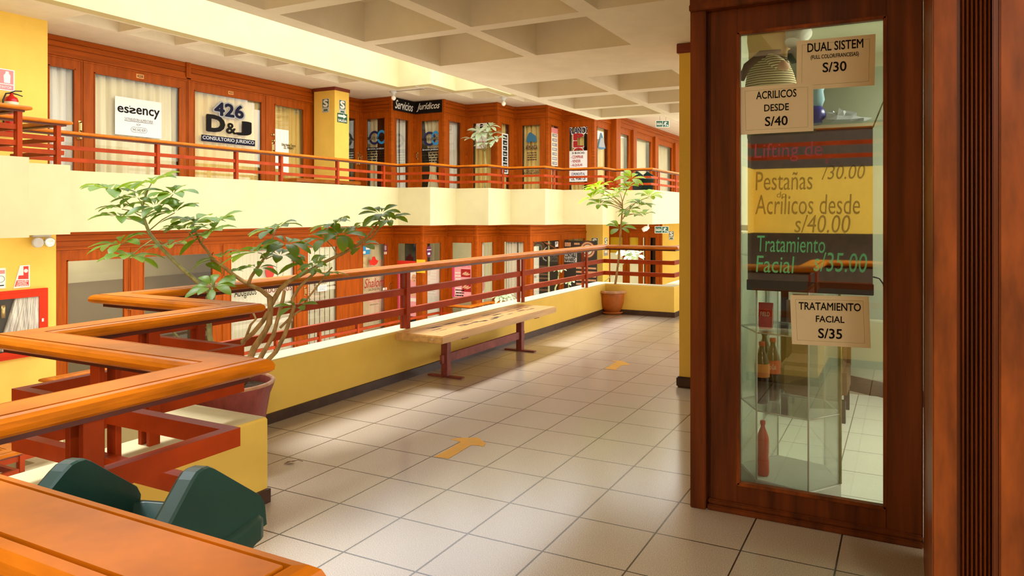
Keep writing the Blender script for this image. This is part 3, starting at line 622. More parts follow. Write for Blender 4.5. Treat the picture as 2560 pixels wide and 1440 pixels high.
# mannequin
YM = 4.35
def mpt(x, y): return on_y(x, y, YM)
mn = thing('mannequin', mpt(1925, 215), 'mannequin torso in a beige shirt and striped sash behind the glass', 'mannequin')
def ell_rings(spec, depth, n=20):
    rings = []
    for y, xl, xr in spec:
        a, b = mpt(xl, y), mpt(xr, y); c = (a+b)/2; r = (b-a).length/2
        rings.append([(c.x+r*math.cos(2*math.pi*j/n), YM+depth*r*math.sin(2*math.pi*j/n), c.z) for j in range(n)])
    return rings
MB().loft(ell_rings([(150, 1873, 1970), (130, 1872, 1976), (100, 1868, 1984), (70, 1869, 1992), (40, 1878, 1992), (15, 1890, 1980), (0, 1905, 1965)], 0.62)).build('shirt', 'shirt', mn)
sk = MB().loft(ell_rings([(345, 1868, 2000), (300, 1866, 1998), (240, 1862, 1994), (215, 1862, 1992), (190, 1866, 1985), (165, 1872, 1974), (145, 1874, 1970)], 0.66)).build('skirt', 'shirt', mn)
stripe = mat('stripes', (0.72, 0.60, 0.32), 0.8); nt = stripe.node_tree; wv = nt.nodes.new('ShaderNodeTexWave'); wv.bands_direction = 'Z'; wv.inputs['Scale'].default_value = 22; wv.inputs['Distortion'].default_value = 1.2
tcn = nt.nodes.new('ShaderNodeTexCoord'); nt.links.new(tcn.outputs['Object'], wv.inputs['Vector']); rr = nt.nodes.new('ShaderNodeValToRGB'); rr.color_ramp.elements[0].color = (0.25, 0.14, 0.05, 1); rr.color_ramp.elements[1].color = (0.78, 0.68, 0.42, 1); rr.color_ramp.elements[0].position = 0.25; rr.color_ramp.elements[1].position = 0.5
nt.links.new(wv.outputs['Fac'], rr.inputs[0]); nt.links.new(rr.outputs[0], nt.nodes['Principled BSDF'].inputs['Base Color'])
sk.data.materials[0] = stripe
MB().tube([mpt(1862, 205)+Vector((0, -0.10, 0)), mpt(1880, 178)+Vector((0, -0.15, 0)), mpt(1915, 150)+Vector((0, -0.16, 0)), mpt(1960, 142)+Vector((0, -0.12, 0))], [0.02, 0.024, 0.024, 0.02], 10).build('sash', 'cloth_brown', mn)
MB().tube([mpt(1988, 55)+Vector((0, 0.0, 0)), mpt(2000, 90)+Vector((0, -0.05, 0)), mpt(1992, 118)+Vector((0, -0.08, 0))], [0.07, 0.075, 0.06], 14).build('sleeve', 'shirt_white', mn)
fa = MB().tube([mpt(1935, 158)+Vector((0, -0.16, 0)), mpt(1950, 168)+Vector((0, -0.19, 0)), mpt(1966, 178)+Vector((0, -0.2, 0))], [0.028, 0.036, 0.034], 12).build('forearm', 'shirt', mn); fa.data.materials[0] = stripe
MB().tube([mpt(1964, 177)+Vector((0, -0.2, 0)), mpt(1975, 182)+Vector((0, -0.205, 0)), mpt(1986, 185)+Vector((0, -0.205, 0))], [0.031, 0.028, 0.012], 12).build('hand', 'skin', mn)
MB().tube([mpt(1985, 128)+Vector((0, -0.05, 0)), mpt(1990, 145)+Vector((0, -0.05, 0)), mpt(1993, 160)+Vector((0, -0.04, 0))], [0.03, 0.045, 0.03], 12).build('bag', 'bin_green', mn)
MB().tube([mpt(1868, 60)+Vector((0, 0.1, 0)), mpt(1868, 300)+Vector((0, 0.1, 0))], 0.012, 8).build('stand_pole', 'white', mn)
# a shelf with a blue bottle bag, crumpled bag and folder
YS = 4.5
sz = on_y(2080, 312, YS).z
sh = thing('wall_shelf', (0.0, YS, sz), 'glass shelf behind the price sheets in the near shop', 'shelf')
MB().box(on_y(1990, 300, YS).x, 0.25, YS-0.12, YS+0.16, sz-0.012, sz).build('board', 'pane_case', sh)
MB().box(0.20, 0.24, YS+0.1, YS+0.16, sz-0.16, sz-0.012).build('bracket', 'white', sh)
bx = on_y(2040, 280, YS-0.02).x
bt = thing('bag', (bx, YS-0.02, sz), 'dark blue bag with a pale blue top on the glass shelf', 'bag')
MB().lathe([(0.02, 0.0), (0.05, 0.01), (0.06, 0.05), (0.05, 0.09), (0.035, 0.11)], (bx, YS-0.02, sz), 16).build('body', 'bag_blue', bt)
MB().lathe([(0.035, 0.108), (0.05, 0.15), (0.042, 0.2), (0.055, 0.235), (0.03, 0.25)], (bx, YS-0.02, sz), 9).build('top', 'bottle_blue', bt)
gb = MB(); rnd = random.Random(5); c = on_y(2100, 300, YS-0.03); base = []
rings = [[(c.x+r*1.7*math.cos(2*math.pi*j/11)*rnd.uniform(.6, 1.3), YS-0.03+r*.8*math.sin(2*math.pi*j/11)*rnd.uniform(.7, 1.3), sz+0.001+h*rnd.uniform(.7, 1.4)) for j in range(11)] for r, h in ((0.07, 0.0), (0.08, 0.02), (0.05, 0.05), (0.02, 0.07))]
gb.loft(rings, 0, False); tag(gb.build('plastic_bag', 'case_grey'), 'crumpled grey plastic bag on the glass shelf', 'bag')
# tall white locker and brown armchair at the back
lx0, lx1 = -0.94, on_y(1940, 900, 5.7).x
lk = thing('locker', ((lx0+lx1)/2, 5.75, 0), 'narrow white locker at the back left of the near shop', 'cabinet')
MB().box(lx0, lx1, 5.5, 5.95, 0.008, 1.15).build('body', 'lightgrey', lk, bevel=0.006)
MB().box(lx0+0.012, (lx0+lx1)/2-0.003, 5.488, 5.5, 0.05, 1.12).build('door', 'lightgrey', lk, bevel=0.003); MB().box((lx0+lx1)/2+0.003, lx1-0.012, 5.488, 5.5, 0.05, 1.12).build('door', 'lightgrey', lk, bevel=0.003)
ax = on_y(1995, 950, 5.6).x+0.13
ac = thing('armchair', (ax, 5.75, 0), 'dark brown padded armchair at the back of the near shop', 'chair')
MB().box(ax-0.26, ax+0.22, 5.45, 5.95, 0.16, 0.42).build('seat', 'cloth_brown', ac, bevel=0.05, seg=3); MB().box(ax-0.26, ax+0.22, 5.86, 6.0, 0.30, 0.88).build('backrest', 'cloth_brown', ac, bevel=0.05, seg=3)
for dx in (-0.24, 0.17):
    for dy in (5.5, 5.9): MB().box(ax+dx, ax+dx+0.04, dy, dy+0.04, 0.006, 0.17).build('leg', 'black', ac)
# six sided glass display case with soda bottles
HX = [(-0.70, 3.80), (-0.435, 3.74), (-0.300, 3.93), (-0.40, 4.18), (-0.66, 4.24), (-0.83, 4.02)]
cs = thing('display_case', (-0.55, 3.98, 0), 'six sided glass display case just inside the glass door', 'display case')
hx = lambda k: [(-0.555+(x+0.555)*k, 3.985+(y-3.985)*k) for x, y in HX]
MB().prism(hx(1.02), 0.03, 0.125).build('base', 'lightgrey', cs, bevel=0.004); MB().prism(hx(0.9), 0.008, 0.03).build('plinth', 'black', cs)
SHZ = (0.49, 0.90, 1.30)
for z in SHZ: MB().prism(hx(0.985), z-0.008, z).build('shelf', 'pane_case', cs)
for z in SHZ[:2]:
    e_ = MB(); P6 = hx(0.992)
    for i in range(6): e_.tube([(*P6[i], z-0.004), (*P6[(i+1) % 6], z-0.004)], 0.0035, 6)
    e_.build('shelf_edge', 'lightgrey', cs)
for i in range(6):
    a, b = HX[i], HX[(i+1) % 6]; fr = Fr(a, b); MB().fbox(fr, 0.004, fr.L-0.004, 0.126, 1.42, -0.004, 0.0).build('side_pane', 'pane_case', cs)
for i, (x, y) in enumerate(HX): MB().tube([(x, y, 0.126), (x, y, 1.43)], 0.0075 if i == 2 else 0.0045, 8).build('corner_strip', 'twig' if i == 2 else 'lightgrey', cs)
MB().prism(hx(1.02), 1.43, 1.46).build('top', 'lightgrey', cs, bevel=0.003)
def bottle(x, y, z, h, r, liquid, cap, label, lettering, lab, grp=None):
    b = thing('soda_bottle', (x, y, z), lab, 'bottle', grp)
    pr = [(0.6, 0.0), (0.92, 0.012), (1.0, 0.06), (0.97, 0.25), (0.9, 0.36), (1.0, 0.47), (1.0, 0.62), (0.92, 0.70), (0.62, 0.80), (0.36, 0.88), (0.34, 0.93), (0.34, 0.935)]
    MB().lathe([(r*a, h*t) for a, t in pr], (x, y, z), 20).build('body', liquid, b)
    MB().lathe([(r*0.40, h*0.935), (r*0.42, h*0.945), (r*0.42, h*0.995), (r*0.36, h)], (x, y, z), 16).build('cap', cap, b)
    if label:
        MB().lathe([(r*1.015, h*0.44), (r*1.02, h*0.46), (r*1.02, h*0.64), (r*1.015, h*0.655)], (x, y, z), 20, 0, False).build('label', label, b)
        if lettering:
            fr = Fr((x-r*0.62, y-r*1.04), (x+r*0.62, y-r*1.04)); text(lettering, fr, 0.0, fr.L, z+h*0.52, z+h*0.60, 'white', b, 0.002, shear=0.25)
    return b
P = on_y(1905, 1030, 3.95); bottle(P.x, 3.95, SHZ[0], 0.335, 0.040, 'cola', 'cap_red', 'label_orange', None, 'dark soda bottle with orange label at the left of the case shelf', 'soda bottles in the display case')
P = on_y(1932, 1030, 4.04); bottle(P.x, 4.04, SHZ[0], 0.345, 0.040, 'cola', 'cap_red', 'label_red', 'Coca Cola', 'dark soda bottle with red label and white script on the case shelf', 'soda bottles in the display case')
P = on_y(1911, 1025, 4.13); bottle(P.x, 4.13, SHZ[0], 0.365, 0.040, 'cola', 'black', None, None, 'taller bottle with black cap behind the two red capped bottles', 'soda bottles in the display case')
P = on_y(1907, 1215, 3.88); bottle(P.x, 3.88, 0.126, 0.29, 0.034, 'soda_red', 'cap_red', None, None, 'red soda bottle alone at the bottom of the display case', 'soda bottles in the display case')
P = on_y(1915, 850, 3.95); pk = MB(); zz = SHZ[1]; w_ = 0.036
pk.loft([[(P.x+sx_*w_*k, 3.95+sy_*0.025*k2, zz+h) for sx_, sy_ in ((-1, -1), (1, -1), (1, 1), (-1, 1))] for h, k, k2 in ((0.0, 0.9, 1.0), (0.02, 1.0, 1.0), (0.11, 1.0, 0.8), (0.14, 1.08, 0.12))], 0, False)
pk = pk.build('snack_packet', 'soda_red'); tag(pk, 'small red snack packet on the upper case shelf', 'packet')
frp = Fr((P.x-w_, 3.924), (P.x+w_, 3.924)); text('FIELD', frp, 0.012, frp.L-0.012, zz+0.07, zz+0.092, 'white', pk, 0.003)
# ================================================================== RAILINGS
HR = [(-0.055, 1.05), (0.055, 1.05), (0.0558, 1.036), (0.0622, 1.036), (0.063, 1.0488), (0.078, 1.046), (0.090, 1.037), (0.0955, 1.024), (0.0935, 1.010), (0.082, 1.001), (0.06, 0.999)]
HR = HR+[(-d, z) for d, z in reversed(HR[2:])]
def railing(loc, path, zf, bars, posts, label, grp=None, nm='railing'):
    t = thing(nm, loc, label, 'railing', grp)
    g = lambda prof: [(d, z+zf) for d, z in prof]
    MB().sweep(path, g(HR)).build('handrail', 'wood_rail', t)
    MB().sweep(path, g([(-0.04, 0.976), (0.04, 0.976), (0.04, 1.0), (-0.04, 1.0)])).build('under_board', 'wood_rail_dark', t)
    for z in bars: MB().sweep(path, g([(-0.021, z-0.06), (0.021, z-0.06), (0.021, z), (-0.021, z)])).build('crossbar', 'rail_paint', t)
    for (x, y, along) in posts:
        b = MB(); zb = zf+0.445
        for d in (-1, 1):
            if along == 'y': b.box(x+d*0.030-0.011, x+d*0.030+0.011, y-0.027, y+0.027, zb, zf+0.977)
            else: b.box(x-0.027, x+0.027, y+d*0.030-0.011, y+d*0.030+0.011, zb, zf+0.977)
        b.build('post', 'rail_paint', t, bevel=0.002, seg=1)
    return t
RO = [(-1.98, 15.9), (-1.98, 11.2), (-3.08, 11.2), (-3.08, 10.17), (-4.20, 10.17), (-4.20, 2.60), (-3.15, 2.60), (-3.15, 1.58), (-1.95, 1.58), (-1.95, 0.63), (-0.80, 0.63), (-0.80, -0.36), (0.38, -0.36), (0.38, -1.45), (1.55, -1.45), (1.55, -2.6)]
py = lambda px, X: on_x(px, 500, X).y
railing((-4.2, 6.0, 0.45), RO, F0, (0.83, 0.645), [(-4.20, py(495, -4.2), 'y'), (-4.20, py(1013, -4.2), 'y'), (-4.20, py(1302, -4.2), 'y'), (-4.20, py(1462, -4.2), 'y'), (-3.15, py(373, -3.15), 'y'), (-1.95, py(212, -1.95), 'y'), (-0.80, 0.1, 'y'), (-2.6, 1.58, 'x')],
        'orange wood handrail with dark red bars zigzagging along the near walkway')
RU = offset_path(OPPU, -0.07)
Xu = -11.47
pu = [(Xu, py(p, Xu), 'y') for p in (393, 590, 702, 843, 958)]+[(-10.27, py(143, -10.27), 'y'), (-9.28, py(45, -9.28), 'y'), (-9.50, py(1256, -9.5), 'y'), (-8.46, py(1385, -8.46), 'y'), (-7.29, py(1520, -7.29), 'y'),
      (-6.22, py(1646, -6.22), 'y'), (-6.22, py(1688, -6.22), 'y'), (on_y(1108, 450, 15.31).x, 15.31, 'x'), (on_y(1578, 450, 18.42).x, 18.42, 'x')]
railing((Xu, 12, 2.19), RU, FU, (0.83, 0.645), pu, 'red bar railing with wood handrail along the upper gallery across the atrium')
RL = offset_path(OPPL, -0.07)
pl = [(Xu, py(p, Xu), 'y') for p in (690, 798, 893)]+[(-10.42, 5.7, 'y'), (-9.37, 4.7, 'y'), (-8.32, 3.7, 'y'), (-7.27, 2.7, 'y'), (-10.47, 16.4, 'y'), (on_y(1105, 700, 15.94).x, 15.94, 'x'), (Xu, 7.0, 'y')]
railing((Xu, 12, FL+0.45), RL, FL, (0.83, 0.645), pl, 'red bar railing with wood handrail along the lower gallery across the atrium')
# ================================================================== BENCHES
def bench(loc, L, label):
    x, y, z0 = loc; t = thing('bench', loc, label, 'bench', None)
    MB().box(x-0.255, x+0.255, y, y+L, z0+0.392, z0+0.46).build('seat', 'wood_bench', t, bevel=0.008)
    for k, yy in enumerate((y+0.42, y+L-0.40)):
        lg = MB().box(x-0.034, x+0.034, yy-0.034, yy+0.034, z0+0.012, z0+0.392).build('leg', 'bench_paint', t, bevel=0.004)
        put(MB().box(x-0.19, x+0.19, yy-0.03, yy+0.03, z0+0.001, z0+0.013).build('foot', 'bench_paint', bevel=0.003), lg)
        put(MB().box(x-0.22, x+0.22, yy-0.045, yy+0.045, z0+0.375, z0+0.392).build('bracket', 'bench_paint', bevel=0.002), lg)
    MB().box(x-0.014, x+0.014, y+0.34, y+L-0.32, z0+0.135, z0+0.215).build('stretcher', 'bench_paint', t, bevel=0.003)
    return t
bn = bench((-3.855, 5.06, 0), 2.24, 'long wooden bench with worn dark stains beside the near parapet')
wear = MB(); rnd = random.Random(11)
for k in range(46):
    y = 5.2+rnd.random()*1.95; x = -3.855+rnd.choice((-0.11, -0.02, 0.06, 0.075, 0.10))+rnd.uniform(-0.012, 0.012); l = rnd.uniform(0.03, 0.2); w_ = rnd.uniform(0.004, 0.022)
    wear.poly([(x-w_, y, 0.4606), (x+w_*0.6, y+l*0.1, 0.4606), (x+w_, y+l, 0.4606), (x-w_*0.5, y+l*0.9, 0.4606)])
wear.build('worn_mark', 'base_brown', bn)
frb = Fr((-3.60, 5.06), (-3.60, 7.3))
for k, yy in enumerate((5.10,)): MB().lathe([(0.012, 0.0), (0.012, 0.006)], (-3.70, 5.054, 0.425), 10).build('bolt', 'chrome', bn)
zb = on_x(800, 450, -11.98).z
b2 = thing('bench', (-11.98, 12.0, FU), 'wooden bench top showing over the cream parapet by the opposite yellow column', 'bench')
ya, yb_ = on_x(722, 450, -11.98).y, on_x(884, 460, -11.98).y
MB().box(-12.2, -11.75, ya, yb_, zb-0.075, zb).build('seat', 'wood_rail', b2, bevel=0.006)
for yy in (ya+0.4, yb_-0.4): MB().box(-12.0, -11.94, yy-0.03, yy+0.03, FU, zb-0.075).build('leg', 'bench_paint', b2)
# ================================================================== LITTER BINS (swing flap gone: two gable ends stand up from the lid)
def bin_(name, c, zf, h, w, d, rot, label):
    t = thing('litter_bin', (c[0], c[1], zf), label, 'litter bin'); R = Matrix.Rotation(rot, 3, 'Z'); T = lambda x, y, z: Vector((c[0], c[1], zf))+R @ Vector((x, y, z))
    def ring(w_, d_, z, r=0.05, n=5):
        pts = []
        for cx, cy, a0 in ((w_/2-r, d_/2-r, 0), (-w_/2+r, d_/2-r, 90), (-w_/2+r, -d_/2+r, 180), (w_/2-r, -d_/2+r, 270)):
            for i in range(n): a = math.radians(a0+90*i/(n-1)); pts.append(T(cx+r*math.cos(a), cy+r*math.sin(a), z))
        return pts
    hb = h-0.20
    MB().loft([ring(w*0.78, d*0.78, 0.004), ring(w*0.80, d*0.80, 0.03), ring(w*0.95, d*0.95, hb-0.03), ring(w*0.99, d*0.99, hb-0.03), ring(w*0.99, d*0.99, hb)]).build('body', 'bin_green', t)
    ld = MB().loft([ring(w*1.04, d*1.04, hb-0.02), ring(w*1.04, d*1.04, hb+0.02), ring(w*1.0, d*1.0, hb+0.035), ring(w*0.90, d*0.92, hb+0.036), ring(w*0.88, d*0.90, hb-0.1), ring(w*0.5, d*0.5, hb-0.12)], 0, True, False).build('lid', 'bin_green', t)
    for sg in (-1, 1):                                              # gable ends that held the swing flap
        x0 = sg*w*0.5; sh_ = h-0.15
        prof = [(-d*0.5, hb+0.0), (d*0.5, hb+0.0), (d*0.5, sh_), (d*0.46, sh_+0.025), (0.035, h-0.012), (0.018, h-0.002), (0.0, h), (-0.018, h-0.002), (-0.035, h-0.012), (-d*0.46, sh_+0.025), (-d*0.5, sh_)]
        rings = [[T(x0-sg*off-sg*0.02*(z-hb)/(h-hb), y*sc, hb+(z-hb)*sc) for y, z in prof] for off, sc in ((0.0, 0.985), (0.006, 1.0), (0.034, 1.0), (0.040, 0.985))]
        put(MB().loft(rings, 0, False).build('gable_end', 'bin_green'), ld)
    return t
bin_('near', (-1.465, 0.945), F0, 0.992, 0.375, 0.40, math.radians(17), 'green litter bin in the corner of the near zigzag railing')
px_ = on_y(1606, 450, 19.4)
bin_('far', (px_.x, 19.4), FU, 1.02, 0.55, 0.5, math.radians(70), 'dark green litter bin in the upper gallery by the far railing')
# ================================================================== PLANTS
def leaflet(mb, base, d, up, L, wid, droop, mi=0, fold=0.25):
    d = d.normalized(); side = d.cross(up).normalized(); nrm = side.cross(d).normalized()
    prof = [(0.0, 0.05), (0.09, 0.10), (0.26, 0.50), (0.48, 0.90), (0.68, 1.0), (0.87, 0.68), (0.96, 0.3), (1.0, 0.03)]
    b = len(mb.v)
    for t, w in prof:
        c = base+d*(L*t)+Vector((0, 0, -1))*(droop*L*t*t)
        for k in (-1, 0, 1): mb.v.append(tuple(c+side*(k*wid*0.5*w)+nrm*(abs(k)*fold*wid*0.5*w)))
    for i in range(len(prof)-1):
        for k in range(2):
            a = b+i*3+k; mb.f.append([a, a+1, a+4, a+3]); mb.m.append(mi); mb.sm.append(True)
def cluster(mb, c, axis, n, L, wid, rnd, droop=0.35, spread=1.15, mi=0, sub=0.02):
    """umbrella of leaflets around the tip of a stalk"""
    axis = axis.normalized(); u = axis.orthogonal().normalized(); v = axis.cross(u); a0 = rnd.uniform(0, 6.28)
    for i in range(n):
        a = a0+2*math.pi*i/n+rnd.uniform(-0.18, 0.18); sp_ = spread*rnd.uniform(0.85, 1.1)
        d = axis*math.cos(sp_)+(u*math.cos(a)+v*math.sin(a))*math.sin(sp_); l = L*rnd.uniform(0.72, 1.1)
        st = c+d*sub; leaflet(mb, st, d, axis, l, wid*l/L*rnd.uniform(0.85, 1.1), droop*rnd.uniform(0.7, 1.3), mi)
def stalk(mb, pts, r, mi=0, n=7): mb.tube(pts, r, n, mi)
# --- big umbrella plant in the red pot behind the corner of the parapet
rnd = random.Random(3)
pc = Vector((-3.755, 3.03, 0.0))
pt = thing('potted_plant', pc, 'sprawling umbrella plant in a dull red pot behind the corner of the parapet', 'potted plant')
pot = MB().lathe([(0.15, 0.002), (0.165, 0.02), (0.205, 0.20), (0.24, 0.40), (0.262, 0.455), (0.268, 0.475), (0.258, 0.488), (0.243, 0.478), (0.235, 0.42)], pc, 36, 0, False).build('pot', 'pot_red', pt)
put(MB().lathe([(0.268, 0.470), (0.268, 0.482), (0.259, 0.490), (0.246, 0.486), (0.243, 0.476)], pc, 36, 0, False).build('rim', 'pot_rim'), pot)
so = MB().lathe([(0.237, 0.435), (0.12, 0.446), (0.004, 0.45)], pc, 30, 0, False).build('soil', 'soil', pt)
A = lambda x, y, w: at_w(x, y, w)
stems = MB(); foli = MB()
root = pc+Vector((0.05, 0.02, 0.44))
def stem(pix, r0, r1, w0, w1, frm=None, mi=0):
    n = len(pix); pts = ([frm] if frm else [])+[A(x, y, w0+(w1-w0)*i/max(1, n-1)) for i, (x, y) in enumerate(pix)]
    m_ = len(pts); stalk(stems, pts, [r0+(r1-r0)*i/(m_-1) for i in range(m_)], mi); return pts[-1]
stem([(652, 915), (672, 898), (690, 879), (711, 839), (725, 798), (735, 768), (731, 747), (747, 720), (768, 699), (790, 680)], 0.017, 0.008, 4.35, 4.5, root)
stem([(640, 915), (659, 881), (683, 839), (696, 791), (707, 749), (711, 727)], 0.019, 0.010, 4.4, 4.45, root+Vector((-0.02, 0.03, 0)))
stem([(622, 905), (636, 869), (659, 836), (673, 808), (676, 772), (674, 742)], 0.022, 0.018, 4.45, 4.5, root+Vector((-0.04, -0.02, 0)))
stem([(676, 745), (652, 725), (621, 711), (588, 690), (555, 664), (534, 650), (520, 630), (500, 605), (480, 560)], 0.015, 0.007, 4.5, 4.75)
stem([(676, 765), (699, 725), (721, 704), (756, 685), (784, 671), (812, 655), (860, 632), (893, 613), (923, 587), (946, 556), (952, 542)], 0.017, 0.006, 4.5, 5.0)
stem([(893, 613), (930, 594), (955, 560), (966, 545)], 0.007, 0.005, 4.85, 5.0)
stem([(620, 712), (628, 692), (647, 664), (662, 643)], 0.012, 0.008, 4.55, 4.6)
stem([(600, 895), (607, 853), (633, 832), (657, 803), (670, 780)], 0.016, 0.014, 4.5, 4.5, root+Vector((-0.09, 0.0, 0)))
stem([(600, 880), (614, 846), (626, 813), (640, 797), (633, 784)], 0.010, 0.007, 4.5, 4.55, root+Vector((-0.1, 0.05, 0)))
stem([(700, 820), (730, 790), (760, 770), (764, 752), (790, 720), (812, 690), (830, 668)], 0.008, 0.005, 4.4, 4.55)
# second leader leaning over the handrail to the left
stem([(545, 900), (524, 845), (522, 800), (533, 740), (500, 710), (450, 667), (403, 620), (373, 583), (360, 547), (357, 517)], 0.019, 0.009, 4.5, 4.7, pc+Vector((-0.12, 0.05, 0.44)), 1)
stem([(357, 517), (365, 480), (378, 460)], 0.006, 0.004, 4.7, 4.75, None, 1)
stem([(420, 815), (436, 790), (450, 770)], 0.010, 0.009, 4.7, 4.7, pc+Vector((-0.18, 0.08, 0.44)), 1)
stem([(532, 770), (530, 730), (534, 700)], 0.012, 0.011, 4.35, 4.35, None, 1)
LV = [  # centre px, depth, petiole start px, leaflets, length m, up-tilt
    (378, 458, 4.75, (357, 517), 8, 0.16), (277, 477, 4.8, (345, 530), 9, 0.17), (433, 486, 4.7, (372, 560), 8, 0.17), (305, 523, 4.75, (352, 540), 7, 0.15), (300, 545, 4.7, (360, 560), 7, 0.14), (388, 517, 4.65, (362, 545), 8, 0.14),
    (437, 532, 4.65, (375, 575), 9, 0.15), (345, 495, 4.85, (357, 520), 7, 0.13), (300, 612, 4.6, (378, 597), 8, 0.16), (321, 648, 4.5, (380, 600), 10, 0.17), (420, 618, 4.7, (385, 600), 7, 0.14), (487, 556, 4.75, (480, 575), 9, 0.17),
    (465, 575, 4.6, (488, 600), 8, 0.15), (520, 590, 4.7, (500, 610), 7, 0.17), (540, 560, 4.85, (505, 600), 7, 0.17), (531, 720, 4.3, (531, 735), 8, 0.12), (548, 648, 4.65, (560, 668), 6, 0.13), (690, 577, 4.7, (662, 643), 9, 0.17), (716, 612, 4.75, (664, 645), 8, 0.17),
    (645, 632, 4.45, (662, 645), 9, 0.16), (640, 672, 4.5, (640, 672), 6, 0.12), (700, 640, 4.7, (664, 648), 6, 0.16), (835, 565, 5.0, (862, 630), 8, 0.15), (852, 590, 4.85, (880, 620), 9, 0.15), (815, 600, 4.85, (845, 640), 7, 0.14), (905, 618, 4.9, (893, 613), 6, 0.13), (880, 575, 5.1, (905, 602), 6, 0.15),
    (952, 535, 5.0, (952, 545), 8, 0.13), (972, 552, 4.95, (962, 552), 9, 0.14), (790, 668, 4.5, (790, 680), 8, 0.12), (812, 690, 4.45, (822, 680), 7, 0.11), (740, 770, 4.4, (735, 770), 5, 0.12), (770, 660, 4.65, (784, 671), 4, 0.13), (560, 690, 4.6, (560, 668), 3, 0.14)]
for i, (x, y, w, st, n, L) in enumerate(LV):
    c = A(x, y, w); s_ = A(st[0], st[1], w-0.02)
    if (c-s_).length > 0.02: stalk(stems, [s_, (s_+c)/2+Vector((0, 0, 0.012)), c], [0.0042, 0.0034, 0.0028], 1, 5)
    ax_ = Vector((rnd.uniform(-0.35, 0.35), rnd.uniform(-0.55, 0.05), 1.0))
    cluster(foli, c, ax_, n+1, L*1.22, L*0.50, rnd, 0.42, 1.2)
stems.build('stem', ['bark', 'twig'], pt); foli.build('foliage', 'leaf_dark', pt)
# --- tall single stem plant in the clay pot at the end of the walkway
p0 = on_z(1528, 784, 0.0); pc2 = Vector((p0.x+0.01, p0.y+0.02, 0.0))
pt = thing('potted_plant', pc2, 'tall single stem umbrella plant in a round clay pot at the end of the walkway', 'potted plant')
sa = MB().lathe([(0.13, 0.002), (0.165, 0.006), (0.185, 0.03), (0.188, 0.042), (0.176, 0.042), (0.16, 0.02), (0.02, 0.016)], pc2, 32, 0, False).build('saucer', 'pot_clay', pt)
pot = MB().lathe([(0.11, 0.018), (0.125, 0.022), (0.165, 0.09), (0.192, 0.18), (0.202, 0.29), (0.204, 0.335), (0.19, 0.335), (0.185, 0.29)], pc2, 36, 0, False).build('pot', 'pot_clay', pt)
put(MB().lathe([(0.203, 0.318), (0.228, 0.322), (0.238, 0.338), (0.234, 0.356), (0.22, 0.364), (0.206, 0.356), (0.19, 0.33)], pc2, 36, 0, False).build('rim', 'pot_rim'), pot)
MB().lathe([(0.188, 0.318), (0.1, 0.326), (0.004, 0.33)], pc2, 28, 0, False).build('soil', 'soil', pt)
wP = -pc2.x*sth+pc2.y*cth
stems = MB(); foli = MB()
tr = [(1531, 752), (1534, 735), (1540, 700), (1546, 655), (1550, 600), (1553, 560), (1556, 525), (1556, 500)]
stalk(stems, [pc2+Vector((0, 0, 0.325))]+[A(x, y, wP) for x, y in tr], [0.022, 0.021, 0.020, 0.019, 0.018, 0.016, 0.013, 0.011, 0.009], 0, 9)
LV = [(1578, 448, 0.0, (1556, 505), 8, 0.26), (1570, 470, -0.1, (1556, 505), 7, 0.22), (1497, 468, 0.0, (1556, 510), 9, 0.26), (1490, 478, 0.15, (1555, 515), 8, 0.24), (1530, 492, -0.15, (1556, 515), 8, 0.22), (1478, 497, -0.05, (1555, 520), 6, 0.24), (1500, 512, 0.1, (1556, 525), 8, 0.22),
      (1520, 500, 0.2, (1556, 520), 7, 0.22), (1622, 492, 0.0, (1560, 530), 9, 0.26), (1600, 515, -0.15, (1558, 535), 8, 0.25), (1598, 505, 0.2, (1558, 528), 7, 0.22), (1585, 535, 0.0, (1557, 545), 6, 0.26), (1572, 528, -0.2, (1557, 548), 5, 0.22), (1608, 540, 0.05, (1559, 540), 4, 0.24), (1549, 572, 0.0, (1553, 568), 6, 0.27), (1548, 480, 0.25, (1556, 505), 6, 0.22)]
for i, (x, y, dw, st, n, L) in enumerate(LV):
    c = A(x, y, wP+dw); s_ = A(st[0], st[1], wP)
    stalk(stems, [s_, (s_+c)/2+Vector((0, 0, 0.03)), c], [0.0065, 0.005, 0.004], 0, 5)
    cluster(foli, c, Vector((rnd.uniform(-0.3, 0.3), rnd.uniform(-0.5, 0.0), 1)), n, L*1.02, L*0.42, rnd, 0.4, 1.12, 0 if y < 500 or i in (8, 11) else 1)  # upper clusters use a lighter green, sunlight put into the leaf colour
stems.build('stem', 'bark', pt); foli.build('foliage', ['leaf_sunlit', 'leaf_dark'], pt)
# --- pale plants in the galleries across the atrium
def pale_plant(tip, w, base, clusters, label, zf, L=0.3, pot=True, leaf='leaf_pale'):
    b = Vector((A(base[0], base[1], w).x, A(base[0], base[1], w).y, zf)); t = thing('potted_plant', b, label, 'potted plant')
    MB().lathe([(0.12, 0.002), (0.17, 0.25), (0.19, 0.30), (0.17, 0.30), (0.16, 0.24)], b, 20, 0, False).build('pot', 'pot_clay', t); MB().lathe([(0.16, 0.255), (0.004, 0.26)], b, 16, 0, False).build('soil', 'soil', t)
    s = MB(); f_ = MB(); top = A(tip[0], tip[1], w); m1 = A(base[0], base[1], w)
    stalk(s, [b+Vector((0, 0, 0.25)), m1, (m1+top)/2+Vector((0.03, 0, 0)), top], [0.028, 0.024, 0.02, 0.015])
    for x, y, dw, n, k in clusters:
        c = A(x, y, w+dw); stalk(s, [top, (top+c)/2+Vector((0, 0, 0.04)), c], [0.01, 0.008, 0.006], 0, 5)
        cluster(f_, c, Vector((rnd.uniform(-0.2, 0.2), rnd.uniform(-0.6, -0.1), 1)), n, L*k, L*0.4*k, rnd, 0.45, 1.2)
    s.build('stem', 'twig', t); f_.build('foliage', leaf, t)
